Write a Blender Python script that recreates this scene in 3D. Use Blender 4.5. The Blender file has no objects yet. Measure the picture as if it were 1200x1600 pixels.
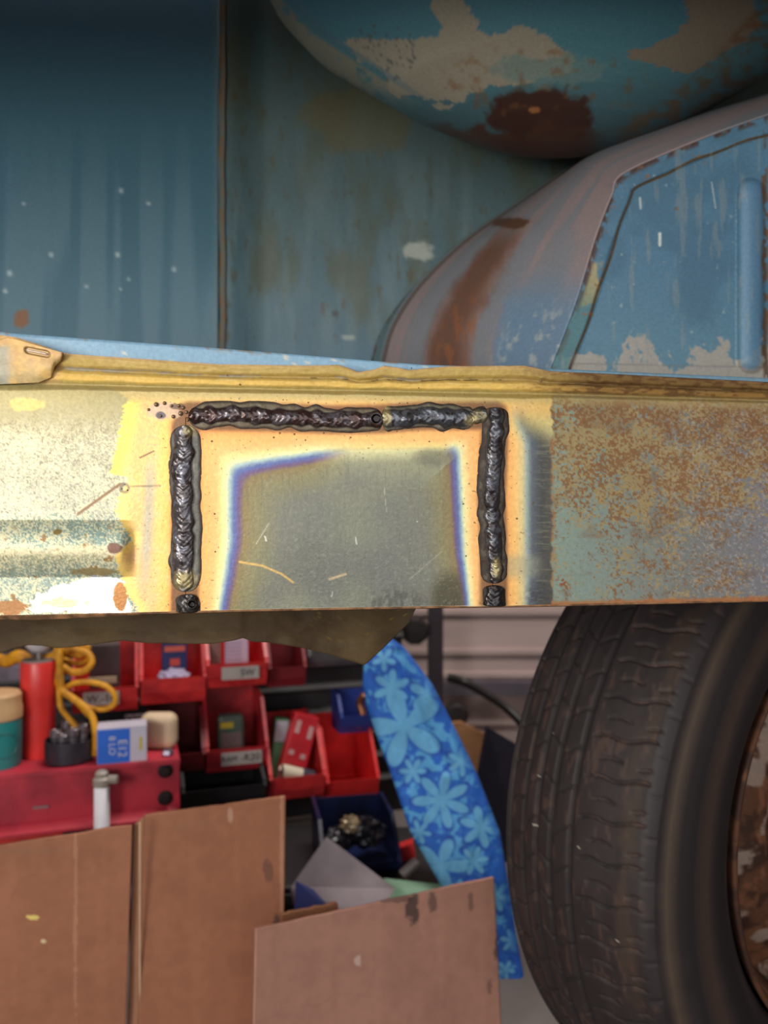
import bpy, bmesh, math, random
import numpy as np
from mathutils import Vector, Matrix
random.seed(4)
C = bpy.context.scene.collection
CZ = 0.611                                   # camera height
# ------------------------------------------------------------------ camera, light, exposure
cd = bpy.data.cameras.new('camera'); cam = bpy.data.objects.new('camera', cd); C.objects.link(cam)
cd.sensor_fit = 'VERTICAL'; cd.sensor_height = 36; cd.lens = 28.125
cam.location = (0, 0, CZ); cam.rotation_euler = (math.pi/2, 0, 0)
cd.clip_start = 0.02
cd.dof.use_dof = True; cd.dof.focus_distance = 0.46; cd.dof.aperture_fstop = 7.5
bpy.context.scene.camera = cam
sc = bpy.context.scene
sc.view_settings.view_transform = 'Standard'; sc.view_settings.look = 'None'
sc.view_settings.exposure = 0.0; sc.view_settings.gamma = 1; sc.view_settings.use_curve_mapping = False
w = bpy.data.worlds.new('world'); sc.world = w; w.use_nodes = True
w.node_tree.nodes['Background'].inputs[0].default_value = (0.80, 0.86, 1.0, 1)
w.node_tree.nodes['Background'].inputs[1].default_value = 0.45
def area(name, loc, target, sx, sy, power, col=(1, 1, 1)):
    l = bpy.data.lights.new(name, 'AREA'); l.shape = 'RECTANGLE'; l.size = sx; l.size_y = sy; l.energy = power; l.color = col
    o = bpy.data.objects.new(name, l); C.objects.link(o); o.location = loc
    o.rotation_euler = (Vector(target)-Vector(loc)).to_track_quat('-Z', 'Y').to_euler(); return o
area('open_garage_door_daylight', (-0.35, -1.35, 0.80), (0.0, 1.0, 0.5), 2.2, 1.2, 21, (1.0, 0.97, 0.93))
area('background_fill', (0.1, 1.22, 2.25), (0.15, 1.45, 0), 1.3, 0.25, 34, (1.0, 0.93, 0.85))  # unseen fill light added to brighten the bins and back wall
area('left_glare_fill', (-0.72, -0.36, 0.68), (-0.26, 0.45, 0.62), 0.28, 0.28, 6.5, (1.0, 0.95, 0.84))  # unseen fill light added for glare on the left end of the sill

# ------------------------------------------------------------------ helpers
def W(u, v, Y):
    return np.stack(np.broadcast_arrays((np.asarray(u, float)-600)/1250*Y, np.asarray(Y, float), CZ+(800-np.asarray(v, float))/1250*Y), -1)
def PR(P):
    P = np.asarray(P); return 600+1250*P[..., 0]/P[..., 1], 800-1250*(P[..., 2]-CZ)/P[..., 1]
_r = np.random.default_rng(7); _T = _r.random((256, 256))
def vn(x, y, seed=0):
    x = np.asarray(x, float)+seed*37.3; y = np.asarray(y, float)+seed*91.7
    xi = np.floor(x).astype(int); yi = np.floor(y).astype(int); fx = x-xi; fy = y-yi
    fx = fx*fx*(3-2*fx); fy = fy*fy*(3-2*fy)
    a = _T[xi & 255, yi & 255]; b = _T[(xi+1) & 255, yi & 255]; c = _T[xi & 255, (yi+1) & 255]; d = _T[(xi+1) & 255, (yi+1) & 255]
    return (a*(1-fx)+b*fx)*(1-fy)+(c*(1-fx)+d*fx)*fy
def fbm(x, y, seed=0, o=4):
    s = 0; a = 1; t = 0
    for i in range(o):
        s = s+a*vn(np.asarray(x)*2**i, np.asarray(y)*2**i, seed+i*3); t += a; a *= .5
    return s/t
def ss(x, a, b):
    t = np.clip((np.asarray(x, float)-a)/(b-a), 0, 1); return t*t*(3-2*t)
def mix(c, col, m):
    return c*(1-m[..., None])+np.array(col, float)*m[..., None]
def ramp(s, stops):
    xs = [a for a, _ in stops]; return np.stack([np.interp(s, xs, [c[i] for _, c in stops]) for i in range(3)], -1)
def lin(c):
    c = np.clip(np.asarray(c, float)/255., 0, 1); return np.where(c <= .04045, c/12.92, ((c+.055)/1.055)**2.4)
def segd(u, v, pts):
    d = np.full(np.shape(u), 1e9)
    for (a, b), (c, e) in zip(pts[:-1], pts[1:]):
        dx, dy = c-a, e-b; t = np.clip(((u-a)*dx+(v-b)*dy)/(dx*dx+dy*dy), 0, 1)
        d = np.minimum(d, np.hypot(u-a-t*dx, v-b-t*dy))
    return d
def inpoly(u, v, pts):
    r = np.zeros(np.shape(u), bool); n = len(pts)
    for i in range(n):
        x1, y1 = pts[i]; x2, y2 = pts[(i+1) % n]
        c = ((y1 > v) != (y2 > v)) & (u < (x2-x1)*(v-y1)/((y2-y1) if y2 != y1 else 1e-9)+x1); r ^= c
    return r
def blob(u, v, cu, cv, ru, rv, seed=0, rough=.5, sc_=12.):
    d = np.hypot((u-cu)/ru, (v-cv)/rv)+rough*(fbm(u/sc_, v/sc_, seed)-.5)*2
    return ss(d, 1.1, .8)

def material(name, col=(128, 128, 128), rough=.6, metal=0., var=.12, scale=30., bump=.15, bscale=120., col2=None, attr=False, spec=None, stretch=(1, 1, 1), trans=0., coords='Object'):
    m = bpy.data.materials.new(name); m.use_nodes = True; n = m.node_tree.nodes; l = m.node_tree.links
    b = n['Principled BSDF']; tc = n.new('ShaderNodeTexCoord'); mp = n.new('ShaderNodeMapping'); mp.inputs['Scale'].default_value = stretch
    l.new(tc.outputs[coords], mp.inputs[0])
    nz = n.new('ShaderNodeTexNoise'); nz.inputs['Scale'].default_value = scale; nz.inputs['Detail'].default_value = 6; l.new(mp.outputs[0], nz.inputs['Vector'])
    b.inputs['Roughness'].default_value = rough; b.inputs['Metallic'].default_value = metal
    if spec is not None: b.inputs['Specular IOR Level'].default_value = spec
    if trans: b.inputs['Transmission Weight'].default_value = trans
    if attr:
        a = n.new('ShaderNodeAttribute'); a.attribute_name = 'paint'
        mr = n.new('ShaderNodeMapRange'); mr.inputs['From Min'].default_value = .3; mr.inputs['From Max'].default_value = .7; mr.inputs['To Min'].default_value = 1-var; mr.inputs['To Max'].default_value = 1+var
        l.new(nz.outputs['Fac'], mr.inputs['Value'])
        vm = n.new('ShaderNodeVectorMath'); vm.operation = 'SCALE'; l.new(a.outputs['Color'], vm.inputs[0]); l.new(mr.outputs[0], vm.inputs['Scale']); l.new(vm.outputs[0], b.inputs['Base Color'])
        for k, s in (('metal', 'Metallic'), ('rough', 'Roughness')):
            q = n.new('ShaderNodeAttribute'); q.attribute_name = k; l.new(q.outputs['Fac'], b.inputs[s])
    else:
        c1 = lin(col); c2 = lin(col2) if col2 is not None else c1*(1-2*var)
        cr = n.new('ShaderNodeValToRGB'); cr.color_ramp.elements[0].position = .38; cr.color_ramp.elements[1].position = .6
        cr.color_ramp.elements[0].color = (*c2, 1); cr.color_ramp.elements[1].color = (*c1, 1)
        l.new(nz.outputs['Fac'], cr.inputs[0]); l.new(cr.outputs[0], b.inputs['Base Color'])
    if bump:
        n2 = n.new('ShaderNodeTexNoise'); n2.inputs['Scale'].default_value = bscale; n2.inputs['Detail'].default_value = 4; l.new(mp.outputs[0], n2.inputs['Vector'])
        bp = n.new('ShaderNodeBump'); bp.inputs['Strength'].default_value = bump; bp.inputs['Distance'].default_value = .001; l.new(n2.outputs['Fac'], bp.inputs['Height']); l.new(bp.outputs[0], b.inputs['Normal'])
    return m
_mc = {}
def mat(col, rough=.6, metal=0., **k):
    key = (tuple(col), rough, metal, tuple(sorted((a, str(b)) for a, b in k.items())))
    if key not in _mc: _mc[key] = material('paint_%d_%d_%d' % tuple(col[:3]), col, rough, metal, **k)
    return _mc[key]
MA = material('painted_metal', attr=True, var=.10, scale=420, bump=.12, bscale=600)
MAW = material('weld_metal', attr=True, var=.18, scale=900, bump=.12, bscale=900)
MAS = material('soft_painted_surface', attr=True, var=.06, scale=90, bump=.1, bscale=200)

def finish(o, parent=None, label=None, cat=None, group=None, kind=None):
    if parent is not None: o.parent = parent
    for k, x in (('label', label), ('category', cat), ('group', group), ('kind', kind)):
        if x: o[k] = x
    return o
def empty(name, loc, label, cat, group=None, rz=0.):
    o = bpy.data.objects.new(name, None); C.objects.link(o); o.location = [float(a) for a in loc]; o.rotation_euler = (0, 0, rz); o.empty_display_size = .02
    return finish(o, None, label, cat, group)
def setpar(o, p):
    """parent while keeping world coordinates of mesh data (parent transform is undone)"""
    if p is None: return
    o.parent = p
    M = Matrix.Identity(4); q = p
    while q is not None:
        M = (Matrix.Translation(q.location) @ q.rotation_euler.to_matrix().to_4x4()) @ M if q.type == 'EMPTY' else M
        q = q.parent
    o.data.transform(M.inverted())
def grid(name, P, col=None, metal=0., rough=.5, m=None, parent=None, keep=None, solid=0., closed=False, smooth=True, **tags):
    ny, nx = P.shape[:2]
    idx = np.arange(ny*nx).reshape(ny, nx)
    if closed: idx = np.concatenate([idx, idx[:, :1]], 1)
    a = idx[:-1, :-1].ravel(); b = idx[:-1, 1:].ravel(); c = idx[1:, 1:].ravel(); d = idx[1:, :-1].ravel()
    F = np.stack([a, d, c, b], 1)
    if keep is not None: F = F[keep.ravel()]
    used = np.unique(F); re = np.full(ny*nx, -1); re[used] = np.arange(len(used)); F = re[F]
    V = P.reshape(-1, 3)[used]
    me = bpy.data.meshes.new(name); me.vertices.add(len(V)); me.vertices.foreach_set('co', V.astype(np.float32).ravel())
    me.loops.add(F.size); me.loops.foreach_set('vertex_index', F.astype(np.int32).ravel())
    me.polygons.add(len(F)); me.polygons.foreach_set('loop_start', np.arange(0, F.size, 4, dtype=np.int32)); me.polygons.foreach_set('loop_total', np.full(len(F), 4, np.int32))
    me.polygons.foreach_set('use_smooth', np.full(len(F), smooth)); me.update(calc_edges=True); me.validate()
    if col is not None:
        A = me.attributes.new('paint', 'FLOAT_COLOR', 'POINT'); c4 = np.ones((len(V), 4), np.float32); c4[:, :3] = lin(np.broadcast_to(col, P.shape)).reshape(-1, 3)[used]
        A.data.foreach_set('color', c4.ravel())
        for k, x in (('metal', metal), ('rough', rough)):
            A = me.attributes.new(k, 'FLOAT', 'POINT'); A.data.foreach_set('value', np.broadcast_to(x, P.shape[:2]).astype(np.float32).ravel()[used])
    o = bpy.data.objects.new(name, me); C.objects.link(o); me.materials.append(m or MA)
    if solid:
        s = o.modifiers.new('thickness', 'SOLIDIFY'); s.thickness = abs(solid); s.offset = -1
    setpar(o, parent)
    return finish(o, None, **tags)
def bmobj(name, bm, m, parent=None, smooth=False, world=True, bevel=0, **tags):
    me = bpy.data.meshes.new(name); bmesh.ops.recalc_face_normals(bm, faces=bm.faces); bm.to_mesh(me); bm.free()
    if smooth: me.polygons.foreach_set('use_smooth', [True]*len(me.polygons))
    me.materials.append(m); o = bpy.data.objects.new(name, me); C.objects.link(o)
    if bevel:
        b = o.modifiers.new('bevel', 'BEVEL'); b.width = bevel; b.segments = 2; b.limit_method = 'ANGLE'
    if parent is not None:
        if world: setpar(o, parent)
        else: o.parent = parent
    return finish(o, None, **tags)
def add_box(bm, c, s, M=None):
    r = bmesh.ops.create_cube(bm, size=1); T = Matrix.Translation(Vector([float(a) for a in c])) @ Matrix.Diagonal((*s, 1))
    bmesh.ops.transform(bm, matrix=(M @ T) if M is not None else T, verts=r['verts'])
def add_prism(bm, poly, y0, y1, M=None):
    """poly in x,z ; extruded along y"""
    a = [bm.verts.new((x, y0, z)) for x, z in poly]; b = [bm.verts.new((x, y1, z)) for x, z in poly]
    bm.faces.new(a); bm.faces.new(b[::-1]); n = len(poly)
    for i in range(n): bm.faces.new((a[i], b[i], b[(i+1) % n], a[(i+1) % n]))
    if M is not None: bmesh.ops.transform(bm, matrix=M, verts=a+b)
def add_lathe(bm, prof, n=32, M=None):
    rings = []
    for r, z in prof:
        rings.append([bm.verts.new((r*math.cos(2*math.pi*k/n), r*math.sin(2*math.pi*k/n), z)) for k in range(n)] if r > 1e-6 else [bm.verts.new((0, 0, z))])
    for a, b in zip(rings[:-1], rings[1:]):
        for k in range(n):
            k2 = (k+1) % n
            if len(a) == 1 and len(b) == 1: continue
            if len(a) == 1: bm.faces.new((a[0], b[k], b[k2]))
            elif len(b) == 1: bm.faces.new((a[k], b[0], a[k2]))
            else: bm.faces.new((a[k], b[k], b[k2], a[k2]))
    if M is not None: bmesh.ops.transform(bm, matrix=M, verts=[v for r in rings for v in r])
def add_tube(bm, pts, r, n=10, cap=True):
    pts = [Vector([float(c) for c in p]) for p in pts]; prev = None; rings = []
    for i, p in enumerate(pts):
        t = (pts[min(i+1, len(pts)-1)]-pts[max(i-1, 0)]).normalized()
        if prev is None: a = t.orthogonal().normalized()
        else: a = (prev-t*prev.dot(t)).normalized()
        prev = a; b = t.cross(a); rr = r[i] if hasattr(r, '__len__') else r
        rings.append([bm.verts.new(p+(a*math.cos(2*math.pi*k/n)+b*math.sin(2*math.pi*k/n))*rr) for k in range(n)])
    for a, b in zip(rings[:-1], rings[1:]):
        for k in range(n): bm.faces.new((a[k], a[(k+1) % n], b[(k+1) % n], b[k]))
    if cap: bm.faces.new(rings[0][::-1]); bm.faces.new(rings[-1])
def spline(pts, n=12):
    P = [np.array(p, float) for p in pts]; P = [2*P[0]-P[1]]+P+[2*P[-1]-P[-2]]; out = []
    for i in range(1, len(P)-2):
        for k in range(n):
            t = k/n; a, b, c, d = P[i-1:i+3]
            out.append(.5*((2*b)+(-a+c)*t+(2*a-5*b+4*c-d)*t*t+(-a+3*b-3*c+d)*t**3))
    out.append(P[-2]); return out
def text(name, s, size, M, m, parent):
    cu = bpy.data.curves.new(name, 'FONT'); cu.body = s; cu.size = size; cu.extrude = .0003; cu.align_x = 'CENTER'; cu.align_y = 'CENTER'
    cu.materials.append(m); o = bpy.data.objects.new(name, cu); C.objects.link(o); dg = bpy.context.evaluated_depsgraph_get(); me = bpy.data.meshes.new_from_object(o.evaluated_get(dg)); bpy.data.objects.remove(o); o = bpy.data.objects.new(name, me); C.objects.link(o); o.parent = parent; o.matrix_local = M; return o
def sheet(name, poly, thick, m, parent=None, div=0, **tags):
    """poly: world points of the front face (roughly planar), thickness goes away from the camera"""
    bm = bmesh.new(); P = [Vector([float(c) for c in p]) for p in poly]
    nrm = (P[1]-P[0]).cross(P[2]-P[0]).normalized()
    if nrm.y < 0: nrm = -nrm
    a = [bm.verts.new(p) for p in P]; b = [bm.verts.new(p+nrm*thick) for p in P]; n = len(P)
    bm.faces.new(a); bm.faces.new(b[::-1])
    for i in range(n): bm.faces.new((a[i], b[i], b[(i+1) % n], a[(i+1) % n]))
    return bmobj(name, bm, m, parent, **tags)

# ------------------------------------------------------------------ room
def room_box(name, lo, hi, m):
    bm = bmesh.new(); add_box(bm, [(a+b)/2 for a, b in zip(lo, hi)], [b-a for a, b in zip(lo, hi)]); return bmobj(name, bm, m, kind='structure')
room_box('floor', (-2.2, -2.2, -.06), (2.2, 2.1, 0), mat((105, 98, 96), .8, scale=6, var=.15, bump=.4, bscale=60))
wallm = mat((150, 135, 128), .8, scale=5, var=.08)
room_box('ceiling', (-2.2, -2.2, 2.3), (2.2, 2.1, 2.36), wallm)
room_box('wall_left', (-2.2, -2.2, 0), (-2.14, 2.1, 2.3), wallm)
room_box('wall_right', (2.14, -2.2, 0), (2.2, 2.1, 2.3), wallm)
# back wall of lapped boards (siding)
bm = bmesh.new(); YB = 1.9
zs = [CZ+(800-v)/1250*YB for v in (1204, 1130, 1056, 1020, 958, 890, 820)]
zs[0] = 0; zs += [zs[-1]+.105*k for k in range(1, 17)]
for a, b in zip(zs[:-1], zs[1:]):
    add_prism(bm, [(-2.14, 0), (2.14, 0), (2.14, 1), (-2.14, 1)], 0, 1, Matrix(((1, 0, 0, 0), (0, .02, 0, YB+.012), (0, 0, b-a, a), (0, 0, 0, 1))))
    add_prism(bm, [(-2.14, a-.004), (2.14, a-.004), (2.14, a+.008), (-2.14, a+.008)], YB-.002, YB+.02)
    add_prism(bm, [(-2.14, a+.008), (2.14, a+.008), (2.14, b-.006), (-2.14, b-.006)], YB+.003, YB+.02)
add_box(bm, (0, YB+.07, 1.15), (4.28, .1, 2.3))
bmobj('wall_back', bm, mat((206, 184, 180), .75, scale=9, var=.06, stretch=(.4, 1, 2), bump=.3), kind='structure')

# ------------------------------------------------------------------ car body
car = empty('car', (0, .8, 0), 'old light-blue car body with a freshly welded steel patch on its sill', 'car')
TOPU = [-400, 0, 25, 60, 95, 110, 240, 340, 480, 530, 545, 560, 585, 600, 625, 640, 700, 820, 835, 860, 950, 1200, 1600]
TOPV = [515, 523, 527, 538, 550, 553, 562, 569, 571, 570, 575, 581, 577, 571, 575, 578, 572, 571, 574, 580, 584, 597, 614]
def vtop(u): return np.interp(u, TOPU, TOPV)
def vbot(u): return np.interp(u, [-400, 0, 210, 440, 700, 860, 1200, 1600], [973, 963, 958.5, 953, 948.5, 946, 938.5, 930])
def vcr(u): return np.interp(u, [-400, 0, 300, 860, 1200, 1600], [592, 598, 606, 616, 626, 636])
WL = [(290, 668), (290, 790), (288, 955)]; WT = [(297, 650), (420, 652), (520, 656), (592, 655), (660, 650), (772, 649)]; WR = [(775, 660), (768, 780), (772, 850), (772, 955)]

def sill_color(u, v):
    fine = fbm(u/3.2, v/3.2, 1, 3); med = fbm(u/16, v/16, 2, 4); big = fbm(u/70, v/70, 3, 3)
    brush = fbm(u/22, v/1.6, 5, 2); vbrush = fbm(u/2, v/30, 6, 2)
    h = v-vcr(u)
    # ---- left, aged galvanised primer with painted-in glare
    L = ramp(v+30*(med-.5), [(600, (176, 162, 108)), (650, (178, 168, 128)), (690, (182, 176, 150)), (800, (186, 186, 168)), (815, (135, 160, 152)), (845, (138, 165, 158)), (858, (200, 190, 150)), (875, (160, 168, 145)), (900, (150, 170, 162)), (960, (150, 168, 160))])
    fin2 = fbm(u/1.9, v/1.9, 7, 3); L = mix(L, (240, 228, 184), ss(fin2+.35*(med-.5)+.2*(big-.5), .44, .60)*ss(v, 640, 700)*.8)  # cream speckle puts the glare into the primer colour
    L = mix(L, (130, 122, 102), ss(fin2+.2*(med-.5), .36, .24)*ss(v, 630, 680)*.7)
    L = mix(L, (238, 205, 120), blob(u, v, 40, 632, 32, 10, 3)*.7)
    L = mix(L, (140, 95, 50), ss(med, .68, .74)*ss(v, 800, 850)*.8)
    L = mix(L, (235, 225, 190), ss(v, 850, 856)*ss(v, 872, 862)*ss(fine, .4, .5)*.6)  # highlight painted along the crest of the embossed bead
    # bare ground patch at the bottom edge
    bare = inpoly(u+6*(med-.5)*4, v+4*(med-.5)*4, [(38, 950), (60, 930), (100, 912), (140, 904), (176, 900), (190, 905), (205, 960), (60, 957)])
    L = mix(L, (232, 235, 248), bare*1.)
    L = mix(L, (150, 105, 65), blob(u, v, 188, 932, 13, 24, 4, .25)*1.); L = mix(L, (205, 170, 125), blob(u, v, 100, 942, 34, 9, 5, .5)*.9)
    L = mix(L, (165, 110, 60), blob(u, v, 12, 950, 32, 12, 6, .5)*.9); L = mix(L, (140, 120, 75), blob(u, v, 150, 893, 32, 7, 8, .5)*.8)
    L = mix(L, (125, 90, 75), blob(u, v, 180, 857, 12, 9, 9, .3)); L = mix(L, (130, 110, 60), blob(u, v, 90, 831, 8, 5, 10, .3))
    L = mix(L, (145, 115, 85), ss(segd(u, v, [(122, 803), (188, 756)]), 3.2, 1.2))
    # ---- right, rust bloom over grey-blue paint
    R = ramp(u, [(860, (142, 164, 152)), (960, (138, 152, 144)), (1080, (128, 130, 126)), (1200, (130, 130, 138)), (1500, (120, 120, 128))])
    am = np.clip(ss(v, 900, 640)*.9+.25*ss(u, 880, 1000)-.22*ss(u, 1120, 1200)+.1, 0, 1)
    R = mix(R, (176, 148, 92), ss(.6*fbm(u/3.6, v/3.6, 11, 4)+.4*fbm(u/22, v/22, 21, 3), .62-.27*am, .76-.27*am)*.8)
    R = mix(R, (140, 94, 52), ss(.65*fbm(u/3.2, v/3.2, 12, 4)+.35*fbm(u/26, v/26, 23, 3), .63-.18*am, .75-.18*am)*.85)
    R = mix(R, (118, 80, 52), ss(fbm(u/40, v/30, 13, 3)+.2*ss(v, 760, 640), .60, .80)*.28)
    R = mix(R, (185, 178, 172), ss(fine, .58, .68)*ss(u, 960, 1100)*.5)
    R = mix(R, (150, 85, 40), ss(segd(u, v, [(875, 905), (885, 918)]), 9, 3)*ss(fine, .4, .6))
    R = R*.90
    R = mix(R, (170, 100, 50), ss(vbot(u)-v+5*(med-.5), 9, 3)*.8)
    # ---- heat tint band
    dl = segd(u, v, WL); dt = segd(u, v, WT); dr = segd(u, v, WR)
    inside = (u > 290) & (u < 772) & (v > 652)
    d = np.minimum(np.minimum(dl, dt), dr)
    H = ramp(d, [(18, (226, 148, 70)), (30, (240, 178, 98)), (45, (238, 188, 116)), (75, (226, 180, 112)), (140, (220, 178, 100))])
    H = mix(H, (236, 190, 150), ss(med, .5, .7)*.35)
    ul = np.interp(v, [560, 600, 622, 690, 740, 746, 775, 800, 830, 842, 870, 905, 930, 965], [150, 165, 198, 184, 172, 202, 186, 180, 196, 208, 178, 192, 200, 225])+12*(brush-.5)
    H = mix(H, (255, 226, 92), ss(u, ul+32, ul+6)*ss(v, 618, 630)*ss(v, 748, 735))
    H = mix(H, (250, 214, 120), ss(u, ul+25, ul+5)*ss(v, 748, 755)*.9)
    H = mix(H, (150, 160, 158), ss(np.abs(u-232+.05*(v-800)), 13, 2)*ss(v, 690, 760)*ss(v, 960, 850)*.6)
    H = mix(H, (255, 205, 100), ss(np.abs(d-34), 14, 3)*.35)
    # right outer side: straw, pale, then blue-black
    e = u-790
    RO = ramp(e+ (18*ss(v, 700, 640)), [(0, (226, 158, 80)), (16, (232, 182, 106)), (26, (205, 186, 128)), (33, (146, 158, 150)), (42, (74, 84, 94)), (56, (54, 54, 54)), (72, (68, 64, 54))])
    RO = mix(RO, (190, 180, 120), ss(v+.9*(860-u)*.6, 712, 660)*ss(u, 800, 830))
    RO = mix(RO, (150, 150, 110), ss(brush, .55, .8)*.3*ss(u, 830, 840)); RO = mix(RO, (55, 55, 60), ss(v, 905, 930)*ss(u, 818, 835)*ss(fbm(u/10, v/4, 22), .35, .5)*.8)
    RO = mix(RO, (150, 148, 120), ss(np.abs(v-885), 26, 8)*ss(u, 860, 830)*.5)
    wr_ = (ss(v, 622, 668)*ss(u, 786, 796))[..., None]; H = H*(1-wr_)+RO*wr_
    H = mix(H, (200, 178, 112), ss(v, 640, 618)*.9); 
    ur = 862+5*(fbm(u*0, v/9, 14)-.5)*2
    H = mix(H, (205, 165, 80), ss(u, 720, 860)*ss(v, 690, 620)*.6)
    mL = ss(u, ul-2, ul+2); 
    top = ss(v, 632, 606)
    c = L*(1-mL[..., None])+H*mL[..., None]
    mR = ss(u, ur-1.5, ur+2)
    c = c*(1-mR[..., None])+R*mR[..., None]
    c = mix(c, (168, 102, 45), ss(np.abs(u-ur-2), 5, 0)*ss(v, 660, 720)*.5*ss(fbm(u/5, v/9, 55), .3, .6))
    # ---- inside the patch: temper colours
    wl = 76-.16*np.clip(v-850, 0, 200)+6*(big-.5); wt = np.interp(u, [300, 380, 540, 700], [82, 80, 52, 50]); wr = np.interp(v, [650, 740, 860, 950], [60, 60, 54, 42])
    a = (u-290)/wl; b = (v-652)/wt; g = (772-u)/wr; k = 9.
    s = -np.log(np.exp(-k*a)+np.exp(-k*b)+np.exp(-k*g))/k+.03*(fbm(u/6, v/6, 15, 3)-.5)+.05*(big-.5)
    P1 = ramp(s, [(.2, (222, 145, 70)), (.4, (238, 172, 96)), (.62, (238, 182, 112)), (.74, (240, 208, 138)), (.84, (222, 220, 165)), (.91, (160, 182, 182)), (1.0, (84, 100, 152)), (1.1, (98, 78, 112)), (1.2, (124, 108, 72)), (1.45, (120, 114, 82)), (2.0, (106, 107, 96)), (3.2, (101, 103, 97))])
    P2 = ramp(s, [(.2, (222, 145, 70)), (.4, (238, 172, 96)), (.7, (236, 184, 110)), (.9, (226, 202, 128)), (1.05, (190, 186, 138)), (1.4, (130, 130, 106)), (2.0, (106, 107, 96)), (3.2, (101, 103, 97))])
    wsup = ss(u, 480, 560)*ss(u, 735, 690)*(b < np.minimum(a, g)+.25)
    wsup = wsup*ss(u, 720, 690)
    P = P1*(1-wsup[..., None])+P2*wsup[..., None]
    P = mix(P, (150, 150, 112), ss(fbm(u/90, v/90, 16, 2), .3, .9)*ss(s, 1.2, 1.6)*.35)
    P = mix(P, (66, 62, 44), ss(np.hypot((u-705)/40, (v-935)/52), 1.1, .4)*ss(s, .95, 1.25)*.9)
    P = mix(P, (70, 70, 62), ss(np.hypot((u-620)/60, (v-945)/30), 1.1, .5)*ss(fbm(u/5, v/12, 18), .4, .6)*.6)
    P = mix(P, (84, 84, 72), ss(np.hypot((u-680)/40, (v-712)/22), 1.1, .4)*.55*ss(s, .9, 1.1))
    P = mix(P, (90, 88, 78), ss(vbrush, .62, .8)*.25*ss(s, 1.1, 1.3))
    P = mix(P, (150, 150, 132), ss(fine, .62, .74)*.3*ss(s, 1.1, 1.3))
    for pts, w_, cc, st in (([(374, 878), (410, 884), (440, 897), (458, 910)], 2.6, (196, 160, 92), .9), ([(515, 905), (540, 897)], 3, (190, 165, 125), .8),
                        ([(640, 905), (690, 862)], 1.1, (160, 160, 145), .5), ([(520, 925), (518, 932)], 1.4, (200, 200, 190), .6), ([(414, 838), (416, 845)], 1.6, (225, 225, 215), .8),
                        ([(420, 818), (400, 850)], 1., (215, 215, 205), .5), ([(556, 840), (557, 850)], 1.4, (225, 225, 220), .6), ([(600, 760), (604, 800)], .9, (170, 170, 160), .5)):
        P = mix(P, cc, ss(segd(u, v, pts), w_, w_*.3)*st)
    sp = (fbm(u/2.2, v/2.2, 25, 2) > .955) & (s > 1.2); P = mix(P, (225, 225, 210), sp*.7)
    c = np.where(inside[..., None], P, c)
    # dark soot next to the beads, tiny pits
    c = mix(c, (90, 58, 28), ss(d, 27, 17)*.75*ss(u, 262, 270)*ss(u, 800, 790))
    c = mix(c, (70, 50, 35), (fbm(u/2.4, v/2.4, 19, 2) > .86)*ss(d, 120, 20)*.8)
    # spatter scorch at left corner
    sc_ = blob(u, v, 256, 643, 27, 14, 20, .35, 7); c = mix(c, (196, 168, 148), sc_*.8); c = mix(c, (90, 84, 90), blob(u, v, 251, 649, 8, 6, 21, .2)); c = mix(c, (80, 60, 45), blob(u, v, 277, 635, 12, 5, 22, .4, 4)*.7)
    c = mix(c, (190, 165, 135), ss(np.abs(segd(u, v, [(228, 688), (245, 690)])-6), 2, .5)*.35)
    c = mix(c, (90, 70, 50), ss(segd(u, v, [(219, 715), (240, 705)]), 1.6, .6)); c = mix(c, (120, 105, 85), ss(segd(u, v, [(205, 760), (250, 759)]), 2, .6)*.7); c = mix(c, (110, 100, 85), ss(np.abs(np.hypot(u-195, v-763)-6), 4, 1)*.7)
    # upper recess and lip : khaki sealer, with bright ridge and dim band painted as light
    top = ss(h, 3, -2)
    r = (v-vtop(u))/np.maximum(vcr(u)-vtop(u), 1)
    T = ramp(r+.12*(fbm(u/50, v/6, 31)-.5), [(0, (225, 190, 140)), (.07, (205, 170, 110)), (.15, (188, 160, 90)), (.4, (190, 162, 88)), (.5, (165, 142, 85)), (.62, (214, 178, 92)), (.8, (228, 188, 96)), (.95, (180, 160, 92)), (1, (176, 158, 98))])  # lighter ridge and dimmer foot put light from above into the sealer colour
    T = mix(T, (150, 142, 128), ss(np.abs(r-.47+.02*np.sin(u/30)), .09, .03)*ss(fbm(u/35, v/4, 32), .42, .5)*ss(u, 95, 110)*ss(u, 700, 640)*.9)
    T = mix(T, (70, 52, 28), ss(np.abs(r-.52), .035, .01)*ss(fbm(u/18, v/3, 33), .55, .62)*ss(u, 380, 420)*.9)
    T = mix(T, (235, 215, 150), ss(np.abs(r-.64), .05, .01)*ss(fbm(u/24, v/3, 35), .5, .6)*.6)  # broken highlight painted along the ridge
    dk = ss(u, 780, 960)
    T = T*(1-.45*dk[..., None]*np.array([.85, 1., 1.1])); T = mix(T, (92, 62, 28), ss(fbm(u/12, v/4, 34, 4), .5, .65)*dk*.8)
    T = mix(T, (205, 165, 112), ss(u, 100, 92)*ss(fbm(u/12, v/8, 36), .3, .6)*.8)
    c = c*(1-top[..., None])+T*top[..., None]
    c = mix(c, (165, 148, 95), ss(h, 22, 4)*ss(h, -6, 0)*.6)  # olive band below the ridge, its dimness put into the colour
    edge = ss(vbot(u)-v, 2.6, 1.2); c = mix(c, (235, 215, 180), edge*.5*ss(u, 120, 240)*ss(u, 850, 760))
    met = .25+.25*(inside & (s > 1.0))*1.+.55*bare*(u < 210)-.2*mR*1.-.15*top
    rgh = .40+.10*(fine-.5)+.25*mR+.2*top+.12*(1-mL)-.12*bare
    return c, np.clip(met, 0, 1), np.clip(rgh, .2, .95)
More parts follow.
